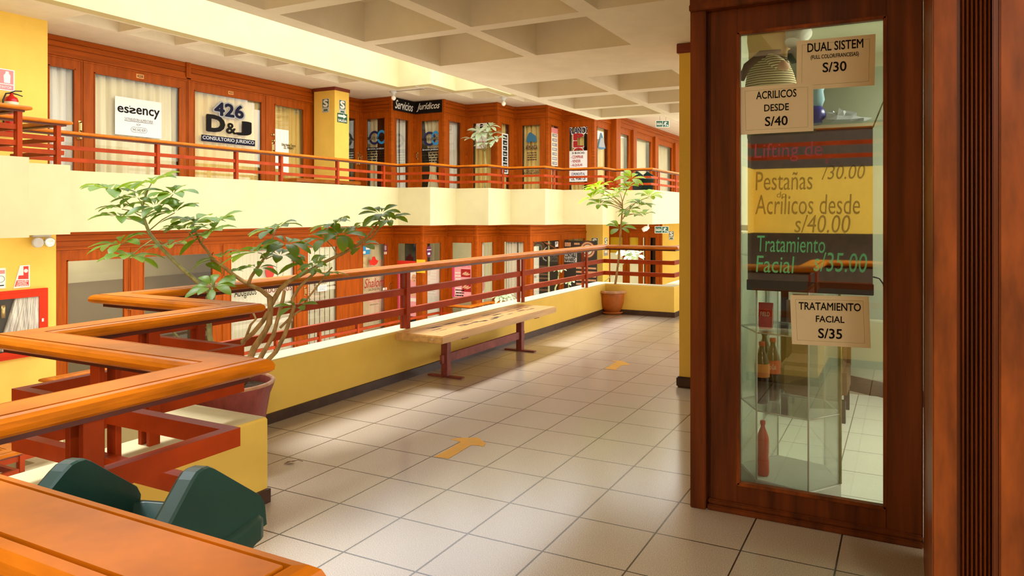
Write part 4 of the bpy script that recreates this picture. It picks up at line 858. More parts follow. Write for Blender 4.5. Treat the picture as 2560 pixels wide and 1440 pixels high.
pale_plant((1211, 378), 19.4, (1213, 450), [(1225, 318, 0.0, 8, 1.0), (1201, 330, 0.1, 9, 1.05), (1240, 350, -0.1, 9, 1.05), (1212, 362, -0.2, 10, 1.05), (1180, 347, 0.0, 6, 0.9), (1232, 335, 0.2, 7, 1.0)],
           'pale leaved plant standing behind the upper railing across the atrium', FU, 0.36)
pale_plant((1258, 752), 17.2, (1260, 775), [(1250, 742, 0.0, 9, 1.0), (1266, 738, 0.1, 9, 1.0), (1254, 752, -0.1, 9, 0.9), (1272, 745, 0.0, 7, 0.9)], 'leafy green plant at the lower gallery handrail, seen under the bench top level', FL, 0.2, leaf='leaf_pale')
pale_plant((1396, 690), 19.0, (1388, 720), [(1403, 673, 0.0, 9, 1.0), (1396, 676, 0.1, 7, 0.9)], 'small pale plant in front of the curved white pipe window', FL, 0.2)
pale_plant((1421, 715), 19.3, (1424, 735), [(1418, 706, 0.0, 9, 1.0), (1430, 703, 0.1, 8, 1.0)], 'small pale plant below the contable sign', FL, 0.2)
pale_plant((1568, 648), 17.5, (1508, 708), [(1580, 630, 0.0, 10, 1.0), (1565, 628, 0.15, 9, 1.0), (1592, 640, -0.1, 8, 0.95), (1576, 640, -0.15, 9, 1.0)], 'pale leaning plant behind the stem of the clay pot tree', FL, 0.27)
# ================================================================== CURTAINS
curtain(WIN['u1'], 'white curtain behind the first upper glass door by the yellow end wall', 'curtain_white')
curtain(WIN['u2'], 'white pleated curtain behind the white square poster', 'curtain_cream', pleat=0.19)
curtain(WIN['u3'], 'golden pleated curtain behind the lettering 426 and D&J', 'curtain_gold', pleat=0.19)
curtain(WIN['u4'], 'golden curtain behind the upper glass door with two brass locks', 'curtain_gold')
curtain(WIN['f0'], 'cream curtain drawn to the left behind the first blue ring emblem', 'curtain_cream', 0.0, 0.38)
curtain(WIN['f1'], 'cream curtain drawn to the right in the pane under the black header sign', 'curtain_white', 0.42, 1.0)
curtain(WIN['f2'], 'cream curtain pinched like an hourglass behind the second blue ring emblem', 'curtain_cream', flare=(0.5, 0.42, 0.72))
curtain(WIN['f3'], 'plain white curtain right of the second blue ring emblem', 'curtain_white', amp=0.02)
curtain(WIN['f4'], 'golden curtain behind the pale leaved plant', 'curtain_gold')
curtain(WIN['f5'], 'golden curtain behind the strip of small photos', 'curtain_gold')
curtain(WIN['f6'], 'golden curtain behind the blue tree emblem', 'curtain_gold')
curtain(WIN['f7'], 'golden curtain behind the pink topped paper strip', 'curtain_gold')
curtain(WIN['f8'], 'golden curtain half drawn behind the lettering PLANOS', 'curtain_gold', 0.0, 0.68)
curtain(WIN['f9'], 'golden curtain behind the grey blue triangle emblem', 'curtain_gold')
for k, lab in (('r0', 'pale curtain in the first window right of the dark pillar'), ('r1', 'pale curtain in the window with two bright slanted panes'), ('r2', 'pale curtain in the crossed bright pane window')): curtain(WIN[k], lab, 'curtain_cream', amp=0.02, o=-0.2)
def blinds(w, label, m, s0=0.0, s1=1.0, pitch=0.10, o=-0.10):
    fr = w['fr']; t = thing('vertical_blind', fr.P((w['c']+w['d'])/2, w['zf'], o), label, 'blind'); a = w['c']+(w['d']-w['c'])*s0; b = w['c']+(w['d']-w['c'])*s1
    m_ = MB(); n = int((b-a)/pitch)
    for i in range(n):
        s = a+(i+0.5)*(b-a)/n; h = pitch*0.40
        p, q_ = fr.P(s-h, 0, o-0.012), fr.P(s+h, 0, o+0.012)
        m_.quad_box([(p.x, p.y, w['zf']+0.05), (q_.x, q_.y, w['zf']+0.05), (q_.x-0.002, q_.y, w['zf']+0.05), (p.x-0.002, p.y, w['zf']+0.05), (p.x, p.y, w['z1']), (q_.x, q_.y, w['z1']), (q_.x-0.002, q_.y, w['z1']), (p.x-0.002, p.y, w['z1'])])
    m_.build('slats', m, t); MB().fbox(fr, a, b, w['z1'], w['z1']+0.04, o-0.03, o+0.02).build('head_rail', 'white', t)
    return t
blinds(WIN['l3'], 'vertical blinds behind the Abogados lettering', 'blind_slat', 0.0, 0.99)
blinds(WIN['l4'], 'vertical blinds in the lower glass door with the small white notice', 'blind_slat', pitch=0.16)
curtain(WIN['l5'], 'beige curtain behind the red rose on the lower door', 'curtain_cream', amp=0.02, pleat=0.2)
curtain(WIN['g3'], 'pale curtain drawn to the left above the red disc in the narrow lower window', 'curtain_white', 0.0, 0.55, amp=0.02)
curtain(WIN['g4'], 'white pleated curtain in the lower window over the bench', 'curtain_white', pleat=0.11)
def sheet(w, label, m, s0, s1, z0, z1, o=-0.06, nm='paper_sheet'):
    fr = w['fr']; L = w['d']-w['c']; t = MB().fbox(fr, w['c']+L*s0, w['c']+L*s1, w['zf']+z0, w['zf']+z1, o-0.004, o).build(nm, m); return tag(t, label, 'panel')
sheet(WIN['g1'], 'white sheet covering most of the pane right of the pink face poster', 'white', 0.0, 1.0, 0.1, 2.1)
sheet(WIN['g2'], 'white folded boards behind the pane below the pink hands poster', 'white', 0.3, 1.0, 0.1, 0.75, -0.2)
sheet(WIN['g5'], 'pale vertical strip with faint writing at the left of the pipe window', 'white', 0.0, 0.26, 0.1, 2.5, -0.05)
sheet(WIN['e0'], 'yellow sheet in the upper part of the far lower door', 'poster_yellow', 0.0, 1.0, 2.05, 2.64, -0.05)
sheet(WIN['e1'], 'smaller yellow sheet in the far lower door right of the tree stem', 'poster_yellow', 0.0, 1.0, 2.0, 2.66, -0.05)
for k, lab in (('f0', 'dark'), ('u6', 'dark'), ('g0', 'dark'), ('g6', 'dark'), ('e2', 'dark'), ('e3', 'dark'), ('g5', 'dark'), ('f8', 'dark'), ('l3', 'dark'), ('l4', 'dark')):  # dark sheets behind these panes stand in for the shade of the rooms
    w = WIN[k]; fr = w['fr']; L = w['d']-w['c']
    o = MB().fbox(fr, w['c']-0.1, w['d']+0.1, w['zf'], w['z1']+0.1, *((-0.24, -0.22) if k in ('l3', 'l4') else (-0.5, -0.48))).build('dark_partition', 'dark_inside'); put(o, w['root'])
# ================================================================== SIGNS
def rect_px(fr, x0, x1, y0, y1): xm = (x0+x1)/2; return fr.s(x0), fr.s(x1), fr.z(xm, y1), fr.z(xm, y0)
def panel(fr, px, m, label, cat='sign', nm='sign', o=0.002, th=0.006, group=None):
    s0, s1, z0, z1 = rect_px(fr, *px); t = MB().fbox(fr, s0, s1, z0, z1, o, o+th).build(nm, m); tag(t, label, cat, group); t['o1'] = o+th; return t, (s0, s1, z0, z1)
def lab_text(t, fr, r, body, a, b, c, d, m, **k):
    s0, s1, z0, z1 = r; return text(body, fr, s0+(s1-s0)*a, s0+(s1-s0)*b, z0+(z1-z0)*c, z0+(z1-z0)*d, m, t, t['o1']+0.001, **k)
def sub(t, fr, r, a, b, c, d, m, nm='patch', o=0.0008):
    s0, s1, z0, z1 = r; return put(MB().fbox(fr, s0+(s1-s0)*a, s0+(s1-s0)*b, z0+(z1-z0)*c, z0+(z1-z0)*d, t['o1'], t['o1']+o).build(nm, m), t)
def disc(fr, s, z, r, rx=None, n=24): return [(s+(rx or r)*math.cos(2*math.pi*i/n), z+r*math.sin(2*math.pi*i/n)) for i in range(n)]
def lines(fr, x0, x1, y0, y1, n, m, parent, o, seed=0, nm='small_print'):
    """rows of small print too fine to read"""
    s0, s1, z0, z1 = rect_px(fr, x0, x1, y0, y1); rnd = random.Random(seed); b = MB(); h = (z1-z0)/n
    for i in range(n):
        s = s0+(s1-s0)*rnd.uniform(0, 0.12); z = z1-(i+0.75)*h
        while s < s1-(s1-s0)*0.08:
            e_ = min(s1, s+(s1-s0)*rnd.uniform(0.08, 0.25)); b.fbox(fr, s, e_, z, z+h*0.45, o, o+0.0008); s = e_+(s1-s0)*0.04
    return put(b.build(nm, m), parent)
f0 = FU_[0]; G = -0.012
# number plates
for fr, px, body, lab in ((f0, (340, 359, 185.5, 196.5), '428', 'small orange number plate 428 over the white poster window'), (f0, (570, 583, 228, 236.5), '425', 'small orange number plate over the 426 window'), (FL_[0], (655, 668.5, 618.5, 626.5), '321', 'small orange number plate over the Abogados window')):
    t, r = panel(fr, px, 'plate_orange', lab, 'number plate', 'number_plate', 0.0, 0.008, 'shop number plates'); lab_text(t, fr, r, body, 0.12, 0.88, 0.22, 0.8, 'base_brown', bold=0.02)
# white poster with the essency lettering
t, r = panel(f0, (288, 404, 248, 341), 'white', 'white square poster with large black rounded lettering in an upper window', 'poster', 'poster', G, 0.006)
P4 = lambda a, b, y0, y1: rect_px(f0, a, b, y0, y1)
for body, a, b, y0, y1 in (('es', 294.5, 322, 266, 281), ('ency', 341.5, 399, 273, 296)):
    s0, s1, z0, z1 = P4(a, b, y0, y1); text(body, f0, s0, s1, z0, z1, 'ink', t, G+0.007, bold=0.02)
s0, s1, z0, z1 = P4(324, 339, 270, 283.5); ms = text('s', f0, s1, s0, z0, z1, 'ink', t, G+0.007, bold=0.02)
s0, s1, z0, z1 = P4(323, 327, 264, 268); put(MB().slab(f0, [(s0, z1), (s1, z1-0.01), ((s0+s1)/2, z0)], G+0.006, G+0.007).build('accent', 'ink'), t)
for body, a, b, y0, y1 in (('DISTRIBUIDORA ALIMENTARIA', 312, 383, 297.5, 304), ('ADP', 341, 352, 309.5, 314.5), ('945 042 839', 332, 364, 322, 328.5)):
    s0, s1, z0, z1 = P4(a, b, y0, y1); text(body, f0, s0, s1, z0, z1, 'ink', t, G+0.007)
s0, s1, z0, z1 = P4(312, 383, 305, 306); put(MB().fbox(f0, s0, s1, z0, z1, G+0.006, G+0.007).build('underline', 'ink'), t)
s0, s1, z0, z1 = P4(328, 368, 319, 331.5); zc, rc = (z0+z1)/2, (z1-z0)/2
ov = [(s1-rc+rc*math.cos(a_), zc+rc*math.sin(a_)) for a_ in [math.pi*(-0.5+i/10) for i in range(11)]]+[(s0+rc+rc*math.cos(a_), zc+rc*math.sin(a_)) for a_ in [math.pi*(0.5+i/10) for i in range(11)]]
b = MB()
for i in range(len(ov)): b.tube([f0.P(*ov[i], G+0.0065), f0.P(*ov[(i+1) % len(ov)], G+0.0065)], 0.003, 4)
put(b.build('ring', 'ink'), t)
# 426 D&J lettering on the glass
w = WIN['u3']['root']
for body, a, b, y0, y1, m, bo in (('426', 536.5, 610.5, 259, 293, 'case_grey', 0.075), ('426', 538, 609, 260.5, 291.5, 'ink_blue', 0.035), ('D', 519.5, 561, 290, 328, 'ink', 0.05), ('&', 567, 590, 308.5, 334, 'ink', 0.03), ('J', 595, 624, 304.5, 337.5, 'ink', 0.05)):
    s0, s1, z0, z1 = rect_px(f0, a, b, y0, y1); text(body, f0, s0, s1, z0, z1, m, w, G+(0.001 if m != 'case_grey' else 0.0), bold=bo)
for a, b, y0, y1 in ((516, 527, 290, 293), (516, 527, 324, 327.5), (606, 627, 304.5, 307.5)):
    s0, s1, z0, z1 = rect_px(f0, a, b, y0, y1); put(MB().fbox(f0, s0, s1, z0, z1, G, G+0.001).build('serif', 'ink'), w)
s0, s1, z0, z1 = rect_px(f0, 504.5, 638.5, 343.5, 359); put(MB().fbox(f0, s0, s1, z0, z1, G, G+0.001).build('lettering_band', 'ink_blue'), w)
s0, s1, z0, z1 = rect_px(f0, 507.5, 636, 346, 356.5); text('CONSULTORIO JURIDICO', f0, s0, s1, z0, z1, 'lightgrey', w, G+0.002, bold=0.02)
w = WIN['u4']['root']
for body, a, b, y0, y1 in (('Erika Nu\u00f1ez Tamara', 706, 740, 359.5, 366), ('CEL. 990606417', 711, 736, 367, 373)):
    s0, s1, z0, z1 = rect_px(f0, a, b, y0, y1); text(body, f0, s0, s1, z0, z1, 'ink', w, G, bold=0.02)
# safety signs on the opposite column
ca_, cb_ = Fr((-13.5, 13.42), (-12.80, 13.42)), Fr((-12.80, 13.42), (-12.80, 13.93))
def s_sign(fr, px, split, label, lower=True):
    t, r = panel(fr, px, 'lightgrey', label, 'safety sign', 'safety_sign', 0.002, 0.006)
    sub(t, fr, r, 0.05, 0.95, split, 0.97, 'sign_green', 'green_field'); lab_text(t, fr, r, 'S', 0.2, 0.8, split+0.05, 0.92, 'white', bold=0.05)
    b = MB(); s0, s1, z0, z1 = r; rnd = random.Random(int(px[0]))
    for i in range(4):
        for j in range(2): b.fbox(fr, s0+(s1-s0)*(0.08+0.22*i), s0+(s1-s0)*(0.2+0.22*i), z0+(z1-z0)*(0.03+j*split*0.7), z0+(z1-z0)*(0.03+j*split*0.7+split*0.14), t['o1'], t['o1']+0.0008)
    b.fbox(fr, s0+(s1-s0)*0.2, s0+(s1-s0)*0.8, z0+(z1-z0)*split*0.3, z0+(z1-z0)*split*0.6, t['o1'], t['o1']+0.0008)
    put(b.build('small_print', 'sign_green'), t); return t
s_sign(ca_, (806, 823, 247, 281), 0.38, 'white and dark safety sign with a big S on the left face of the column')
s_sign(cb_, (847.5, 863.5, 250.5, 285.5), 0.38, 'white and dark safety sign with a big S on the right face of the column')
t, r = panel(cb_, (843, 867.5, 284, 307), 'sign_green', 'green SALIDA arrow sign below the S sign on the column', 'exit sign', 'exit_sign', 0.003, 0.006)
s0, s1, z0, z1 = r; L = s1-s0; H = z1-z0
put(MB().slab(cb_, [(s0+L*a_, z0+H*b_) for a_, b_ in ((0.06, 0.6), (0.6, 0.6), (0.6, 0.46), (0.94, 0.72), (0.6, 0.96), (0.6, 0.84), (0.06, 0.84))], 0.009, 0.010).build('arrow', 'white'), t)
lab_text(t, cb_, r, 'SALIDA', 0.07, 0.93, 0.10, 0.36, 'white', bold=0.03)
# fire extinguisher and its sign, hose cabinet and signs on the yellow end walls
yu = Fr((-12.74, 3.5), (-12.74, 6.79)); yw_ = Fr((-12.74, 3.5), (-12.74, 6.92))
t, r = panel(yu, (-18, 36, 172, 226), 'white', 'pink and white extinguisher sign on the upper yellow wall', 'safety sign', 'safety_sign')
sub(t, yu, r, 0.05, 0.94, 0.32, 0.96, 'sign_pink', 'pink_field'); sub(t, yu, r, 0.05, 0.94, 0.05, 0.28, 'sign_pink', 'text_field')
s0, s1, z0, z1 = r; put(MB().slab(yu, [(s0+(s1-s0)*a_, z0+(z1-z0)*b_) for a_, b_ in ((0.5, 0.36), (0.78, 0.36), (0.80, 0.72), (0.72, 0.82), (0.72, 0.9), (0.58, 0.9), (0.56, 0.8), (0.48, 0.7))], 0.0088, 0.0098).build('pictogram', 'white'), t)
lab_text(t, yu, r, 'EXTINTOR', 0.12, 0.86, 0.10, 0.22, 'white')
xz = yu.P(yu.s(19), 0); ez0, ez1 = yu.z(19, 300), yu.z(19, 242)
ex = thing('fire_extinguisher', (xz.x+0.11, xz.y, ez0), 'red fire extinguisher on the upper yellow wall behind the railing', 'fire extinguisher')
cx, cy = xz.x+0.11, xz.y
MB().lathe([(0.005, -0.22), (0.085, -0.22), (0.09, -0.2), (0.09, ez1-ez0-0.06), (0.075, ez1-ez0-0.02), (0.04, ez1-ez0), (0.025, ez1-ez0+0.02), (0.02, ez1-ez0+0.05)], (cx, cy, ez0), 22).build('cylinder', 'ext_red', ex)
MB().lathe([(0.0915, ez1-ez0-0.2), (0.0915, ez1-ez0-0.09)], (cx, cy, ez0), 22, 0, False).build('label', 'paper', ex)
MB().tube([(cx, cy-0.02, ez1+0.05), (cx, cy+0.05, ez1+0.09), (cx+0.01, cy+0.14, ez1+0.1)], 0.010, 8).build('handle', 'black', ex); MB().tube([(cx, cy, ez1+0.05), (cx, cy+0.08, ez1+0.04), (cx+0.01, cy+0.15, ez1+0.02)], 0.009, 8).build('lever', 'black', ex)
MB().tube([(cx, cy-0.01, ez1+0.05), (cx+0.03, cy-0.09, ez1+0.03), (cx+0.03, cy-0.13, ez1-0.08), (cx+0.03, cy-0.125, ez0-0.15)], 0.012, 8).build('hose', 'black', ex); MB().fbox(yu, yu.s(19)-0.05, yu.s(19)+0.05, ez1-0.1, ez1-0.05, 0.0, 0.05).build('bracket', 'chrome', ex)
hc = thing('hose_cabinet', yw_.P(yw_.s(55), yw_.z(55, 895)), 'red fire hose cabinet with a glass front on the lower yellow wall', 'hose cabinet')
s0, s1 = yw_.s(-95), yw_.s(115); z1, z0 = yw_.z(110, 719.5), yw_.z(30, 897)
m = MB(); bw = 0.085
for a_, b_, c_, d_ in ((s0, s0+bw, z0, z1), (s1-bw, s1, z0, z1), (s0+bw, s1-bw, z0, z0+bw), (s0+bw, s1-bw, z1-bw, z1)): m.fbox(yw_, a_, b_, c_, d_, 0.0, 0.06)
m.build('frame', 'cabinet_red', hc)
m = MB(); k = bw*0.55
for a_, b_, c_, d_ in ((s0+k, s0+bw+0.05, z0+k, z1-k), (s1-bw-0.05, s1-k, z0+k, z1-k), (s0+bw+0.05, s1-bw-0.05, z0+k, z0+bw+0.04), (s0+bw+0.05, s1-bw-0.05, z1-bw-0.04, z1-k)): m.fbox(yw_, a_, b_, c_, d_, 0.04, 0.068)
dd = m.build('door', 'cabinet_red', hc)
put(MB().fbox(yw_, s0+bw+0.04, s1-bw-0.04, z0+bw+0.03, z1-bw-0.03, 0.05, 0.054).build('glass', 'pane'), dd)
put(MB().fbox(yw_, s1-bw-0.02, s1-bw+0.01, yw_.z(100, 803), yw_.z(100, 795), 0.068, 0.08).build('lock', 'chrome'), dd)
MB().fbox(yw_, s0+bw, s1-bw, z0+bw, z1-bw, 0.002, 0.006).build('back', 'dark_inside', hc)
hs = MB(); rnd = random.Random(2); sa_, sb_ = yw_.s(28), yw_.s(96)
for i in range(13):
    u = i/12; st = yw_.s(38)+(sb_-yw_.s(38))*u; sb2 = yw_.s(-8)+(sb_-yw_.s(-8))*u
    hs.tube([yw_.P(st, z1-bw-0.04, 0.03), yw_.P((st+sb2)/2+0.01*rnd.uniform(-1, 1), (z0+z1)/2, 0.034), yw_.P(sb2, z0+bw+0.06, 0.03)], [0.026, 0.03, 0.028], 8)
hs.build('fire_hose', 'hose', hc)
zz0, zz1 = yw_.z(6, 795), yw_.z(6, 762); MB().loft([[yw_.P(yw_.s(5)+0.035*math.cos(j*math.pi/6), z, 0.03+0.02*math.sin(j*math.pi/6)) for j in range(12)] for z in (zz0, zz1)]).build('nozzle', 'brass', hc)
fr = yw_
def pts(*xy): return [(fr.s(x), fr.z(x, y)) for x, y in xy]
t = MB().slab(fr, pts((33, 721), (74, 717), (74, 662), (49, 664)), 0.002, 0.008).build('safety_sign', 'white'); tag(t, 'slanted red and white hose sign above the red cabinet', 'safety sign')
put(MB().slab(fr, pts((44, 698), (70.5, 697.5), (70.5, 665), (58, 666), (58, 688), (46, 689)), 0.008, 0.009).build('red_field', 'sign_red'), t)
put(MB().slab(fr, pts((36, 717), (71, 714.5), (71, 700), (41, 701)), 0.008, 0.009).build('text_field', 'sign_red'), t)
for body, a_, b_, y0, y1 in (('MANGUERA', 43, 69, 701.5, 706), ('CONTRA', 41, 66, 707, 711), ('INCENDIOS', 40, 69, 711.5, 715.5)):
    q0, q1, q2, q3 = rect_px(fr, a_, b_, y0, y1); text(body, fr, q0, q1, q2, q3, 'white', t, 0.0095, bold=0.02)
put(MB().slab(fr, disc(fr, fr.s(64), fr.z(64, 677), 0.03), 0.009, 0.0098).build('reel', 'white'), t)
t, r = panel(fr, (-30, 13.5, 671, 722), 'white', 'white notice with a red heading at the left edge above the hose cabinet', 'sign', 'notice'); sub(t, fr, r, 0.05, 0.95, 0.72, 0.9, 'sign_pink', 'heading')
s0, s1, z0, z1 = r; b = MB(); dsc = disc(fr, s0+(s1-s0)*0.72, z0+(z1-z0)*0.46, 0.05)
for i in range(len(dsc)): b.tube([fr.P(*dsc[i], 0.009), fr.P(*dsc[(i+1) % len(dsc)], 0.009)], 0.003, 4)
put(b.build('ring', 'ink'), t); sub(t, fr, r, 0.4, 0.9, 0.12, 0.17, 'ink', 'small_print')
el = thing('emergency_light', fr.P(fr.s(97), ZCL-0.02, 0.1), 'emergency light with two round heads under the cream gallery edge', 'emergency light')
MB().fbox(fr, fr.s(76), fr.s(122), ZCL-0.10, ZCL-0.002, 0.0, 0.08).build('case', 'lightgrey', el, bevel=0.006)
for px, py_, mm in ((83, 606, 'lightgrey'), (112, 605, 'chrome')):
    s = fr.s(px); z = fr.z(px, py_); R_ = 0.082; rings = []
    for rr_, o_ in ((0.03, 0.06), (R_, 0.10), (R_, 0.15), (R_*0.86, 0.155), (R_*0.5, 0.15), (0.005, 0.148)): rings.append([fr.P(s+rr_*math.cos(j*math.pi/10), z+rr_*math.sin(j*math.pi/10), o_) for j in range(20)])
    MB().loft(rings).build('lamp_head', mm, el)
# blue ring emblems and legal service lettering
def arc(fr, s, z, rx, rz, t0, t1, wd, n=22):
    o_ = [(s+rx*math.cos(math.radians(t0+(t1-t0)*i/n)), z+rz*math.sin(math.radians(t0+(t1-t0)*i/n))) for i in range(n+1)]
    i_ = [(s+rx*(1-wd)*math.cos(math.radians(t1+(t0-t1)*i/n)), z+rz*(1-wd)*math.sin(math.radians(t1+(t0-t1)*i/n))) for i in range(n+1)]
    return o_+i_
def cc(w, fr, x0, x1, x2, x3, y0, y1, yb0, yb1, ytxt):
    r = rect_px(fr, x0, x1, y0, y1); q = rect_px(fr, x2, x3, y0-2, y1-2); root = w['root']; g = G
    for rr_, m_, dz in ((r, 'navy', 0.0), (q, 'sky_blue', 0.001)):
        s, z = (rr_[0]+rr_[1])/2, (rr_[2]+rr_[3])/2; rx = (rr_[1]-rr_[0])*0.62; rz = (rr_[3]-rr_[2])/2
        for t0, t1 in ((12, 185), (200, 350)): put(MB().slab(fr, arc(fr, s+rx*0.18, z, rx, rz, t0, t1, 0.34), g+dz, g+dz+0.001).build('ring_emblem', m_), root)
    ym = (y0+y1)/2; k = rect_px(fr, w_x(fr, w['c']), w_x(fr, w['d']), ym-3, ym+4); L = k[1]-k[0]; text('ABOGADOS ASOCIADOS', fr, k[0]+L*0.06, k[1]-L*0.06, k[2], k[3], 'ink', root, g+0.004, bold=0.02)
    k = rect_px(fr, w_x(fr, w['c'])+1, w_x(fr, w['d'])-1, yb0, yb1); put(MB().fbox(fr, k[0], k[1], k[2], k[3], g, g+0.002).build('lettering_band', 'ink'), root)
    text('Servicios Jur\u00eddicos', fr, k[0]+0.03, k[1]-0.03, k[2]+0.02, k[3]-0.01, 'white', root, g+0.003, shear=0.35)
    lines(fr, w_x(fr, w['c'])+2, w_x(fr, w['d'])-2, ytxt, ytxt+26, 4, 'ink', root, g+0.001, int(x0))
def w_x(fr, s):
    p = fr.P(s, CH); r_ = p.x*cth+p.y*sth; w_ = -p.x*sth+p.y*cth; return CCX+CF*r_/w_
cc(WIN['f0'], FU_[1], 922, 944, 942, 961, 327, 362, 368, 377, 378); cc(WIN['f2'], FU_[3], 1058, 1083, 1078, 1095, 329, 365, 370, 379, 381)
for fr, px, body in ((FU_[2], (981, 1033, 249.5, 280), 'Servicios'), (FU_[3], (1039, 1106.5, 253, 283), 'Jur\u00eddicos')):
    t, r = panel(fr, px, 'ink', 'black header sign with white script '+('Servicios' if body[0] == 'S' else 'Juridicos, right of its twin'), 'shop sign', 'shop_sign', 0.03, 0.012, 'black script header signs'); lab_text(t, fr, r, body, 0.07, 0.93, 0.16, 0.86, 'white', shear=0.4, bold=0.012)
t, r = panel(FU_[5], (1190, 1217, 306.5, 371), 'white', 'white estate agent sheet with a black balloon mark behind the pale plant', 'poster', 'poster', G, 0.004)
fr = FU_[5]; s0, s1, z0, z1 = r; L, H = s1-s0, z1-z0
put(MB().slab(fr, [(s0+L*a_, z0+H*b_) for a_, b_ in ((0.34, 0.86), (0.66, 0.86), (0.6, 0.8), (0.48, 0.72), (0.37, 0.8))], G+0.004, G+0.005).build('balloon_mark', 'ink'), t)
put(MB().slab(fr, [(s0+L*a_, z0+H*b_) for a_, b_ in ((0.32, 0.885), (0.68, 0.885), (0.62, 0.93), (0.5, 0.955), (0.38, 0.93))], G+0.004, G+0.005).build('balloon_top', 'ink'), t)
sub(t, fr, r, 0.3, 0.7, 0.64, 0.66, 'ink', 'caption'); lab_text(t, fr, r, 'INMUEBLES', 0.18, 0.94, 0.20, 0.27, 'deep_red', bold=0.02)
# paper strips
for key, fi, px, lab, top in (('a', 6, (1255.5, 1271, 334, 434), 'white paper strip with seven small photos in a narrow upper window', False), ('b', 8, (1378, 1396, 320, 415), 'white paper strip with a pink top in a narrow upper window', True)):
    fr = FU_[fi]; t, r = panel(fr, px, 'paper' if top else 'white', lab, 'poster', 'poster', G, 0.004)
    if top: sub(t, fr, r, -0.02, 1.02, 0.86, 1.0, 'sign_pink', 'heading')
    for k in range(7):
        c_ = 0.03+k*0.122 if top else 0.03+k*0.137; rnd = random.Random(k)
        sub(t, fr, r, 0.16, 0.84, c_, c_+(0.085 if top else 0.115), 'bin_dark' if not top else 'grey', 'photo'); sub(t, fr, r, 0.2+0.3*rnd.random(), 0.55+0.25*rnd.random(), c_+0.03, c_+0.06, 'lightgrey', 'photo_detail', 0.0016)
# blue tree emblem, PLANOS lettering, triangle emblem
fr = FU_[7]; w = WIN['f6']['root']; Q = lambda x, y: (fr.s(x), fr.z(x, y))
put(MB().slab(fr, [Q(1315, 354), Q(1317, 343), Q(1321, 333), Q(1326, 330), Q(1332, 335), Q(1339, 340), Q(1341.5, 352), Q(1334, 356), Q(1328, 353), Q(1321, 357)], G, G+0.001).build('tree_emblem', 'steel_blue'), w)
b = MB()
for x in (1319, 1326, 1336): b.slab(fr, [Q(x, 364), Q(x+1, 364), Q(x+1, 352), Q(x, 352)], G, G+0.001)
put(b.build('tree_trunk', 'base_brown'), w)
for body, a_, b_, y0, y1 in (('ARMANSA', 1313, 1343, 363, 374), ('DESARROLLO', 1313, 1349, 424, 429), ('INMOBILIARIO', 1309, 1347, 430, 435)):
    s0, s1, z0, z1 = rect_px(fr, a_, b_, y0, y1); text(body, fr, s0, s1, z0, z1, 'base_brown', w, G, bold=0.03)
lines(fr, 1316, 1342, 379, 402, 4, 'base_brown', w, G, 9)
fr = FU_[9]; w = WIN['f8']['root']
s0, s1, z0, z1 = rect_px(fr, 1421.5, 1471, 317.5, 335); text('PLANOS', fr, s0, s1, z0, z1, 'white', w, G, bold=0.055); s0, s1, z0, z1 = rect_px(fr, 1423, 1469.5, 319.5, 333); text('PLANOS', fr, s0, s1, z0, z1, 'navy', w, G+0.002, bold=0.03)
for body, y0, y1 in (('P', 334.5, 349.5), ('L', 353, 367), ('O', 370, 384)):
    s0, s1, z0, z1 = rect_px(fr, 1434, 1457, y0-1, y1+1); text(body, fr, s0, s1, z0, z1, 'white', w, G, bold=0.055); s0, s1, z0, z1 = rect_px(fr, 1435.5, 1456, y0, y1); text(body, fr, s0, s1, z0, z1, 'deep_red', w, G+0.002, bold=0.06)
t, r = panel(fr, (1423, 1469, 377, 454), 'white', 'white poster listing COMPRAR and VENDER in red below PLANOS', 'poster', 'poster', G+0.006, 0.005)
for body, a_, b_, c_, d_, mm in (('SI BUSCAS:', 0.16, 0.84, 0.90, 0.965, 'ink'), ('- COMPRAR', 0.1, 0.76, 0.755, 0.85, 'deep_red'), ('- VENDER', 0.1, 0.62, 0.625, 0.71, 'deep_red'), ('- ALQUILAR', 0.1, 0.72, 0.49, 0.58, 'deep_red'), ('- ANTICRETAR', 0.1, 0.88, 0.345, 0.425, 'deep_red'), ('COMUNICATE AL:', 0.12, 0.86, 0.21, 0.29, 'navy'), ('CEL. 993867728', 0.1, 0.88, 0.05, 0.15, 'ink')): lab_text(t, fr, r, body, a_, b_, c_, d_, mm, bold=0.03)
fr = FU_[10]; w = WIN['f9']['root']; Q = lambda x, y: (fr.s(x), fr.z(x, y))
put(MB().slab(fr, [Q(1495.5, 369), Q(1502, 333), Q(1504, 331), Q(1507, 338), Q(1515, 371), Q(1506, 374)], G, G+0.001).build('triangle_emblem', 'steel_blue'), w)
put(MB().slab(fr, [Q(1498, 367), Q(1503, 345), Q(1510, 345), Q(1513, 369)], G+0.001, G+0.0018).build('triangle_face', 'case_grey'), w)
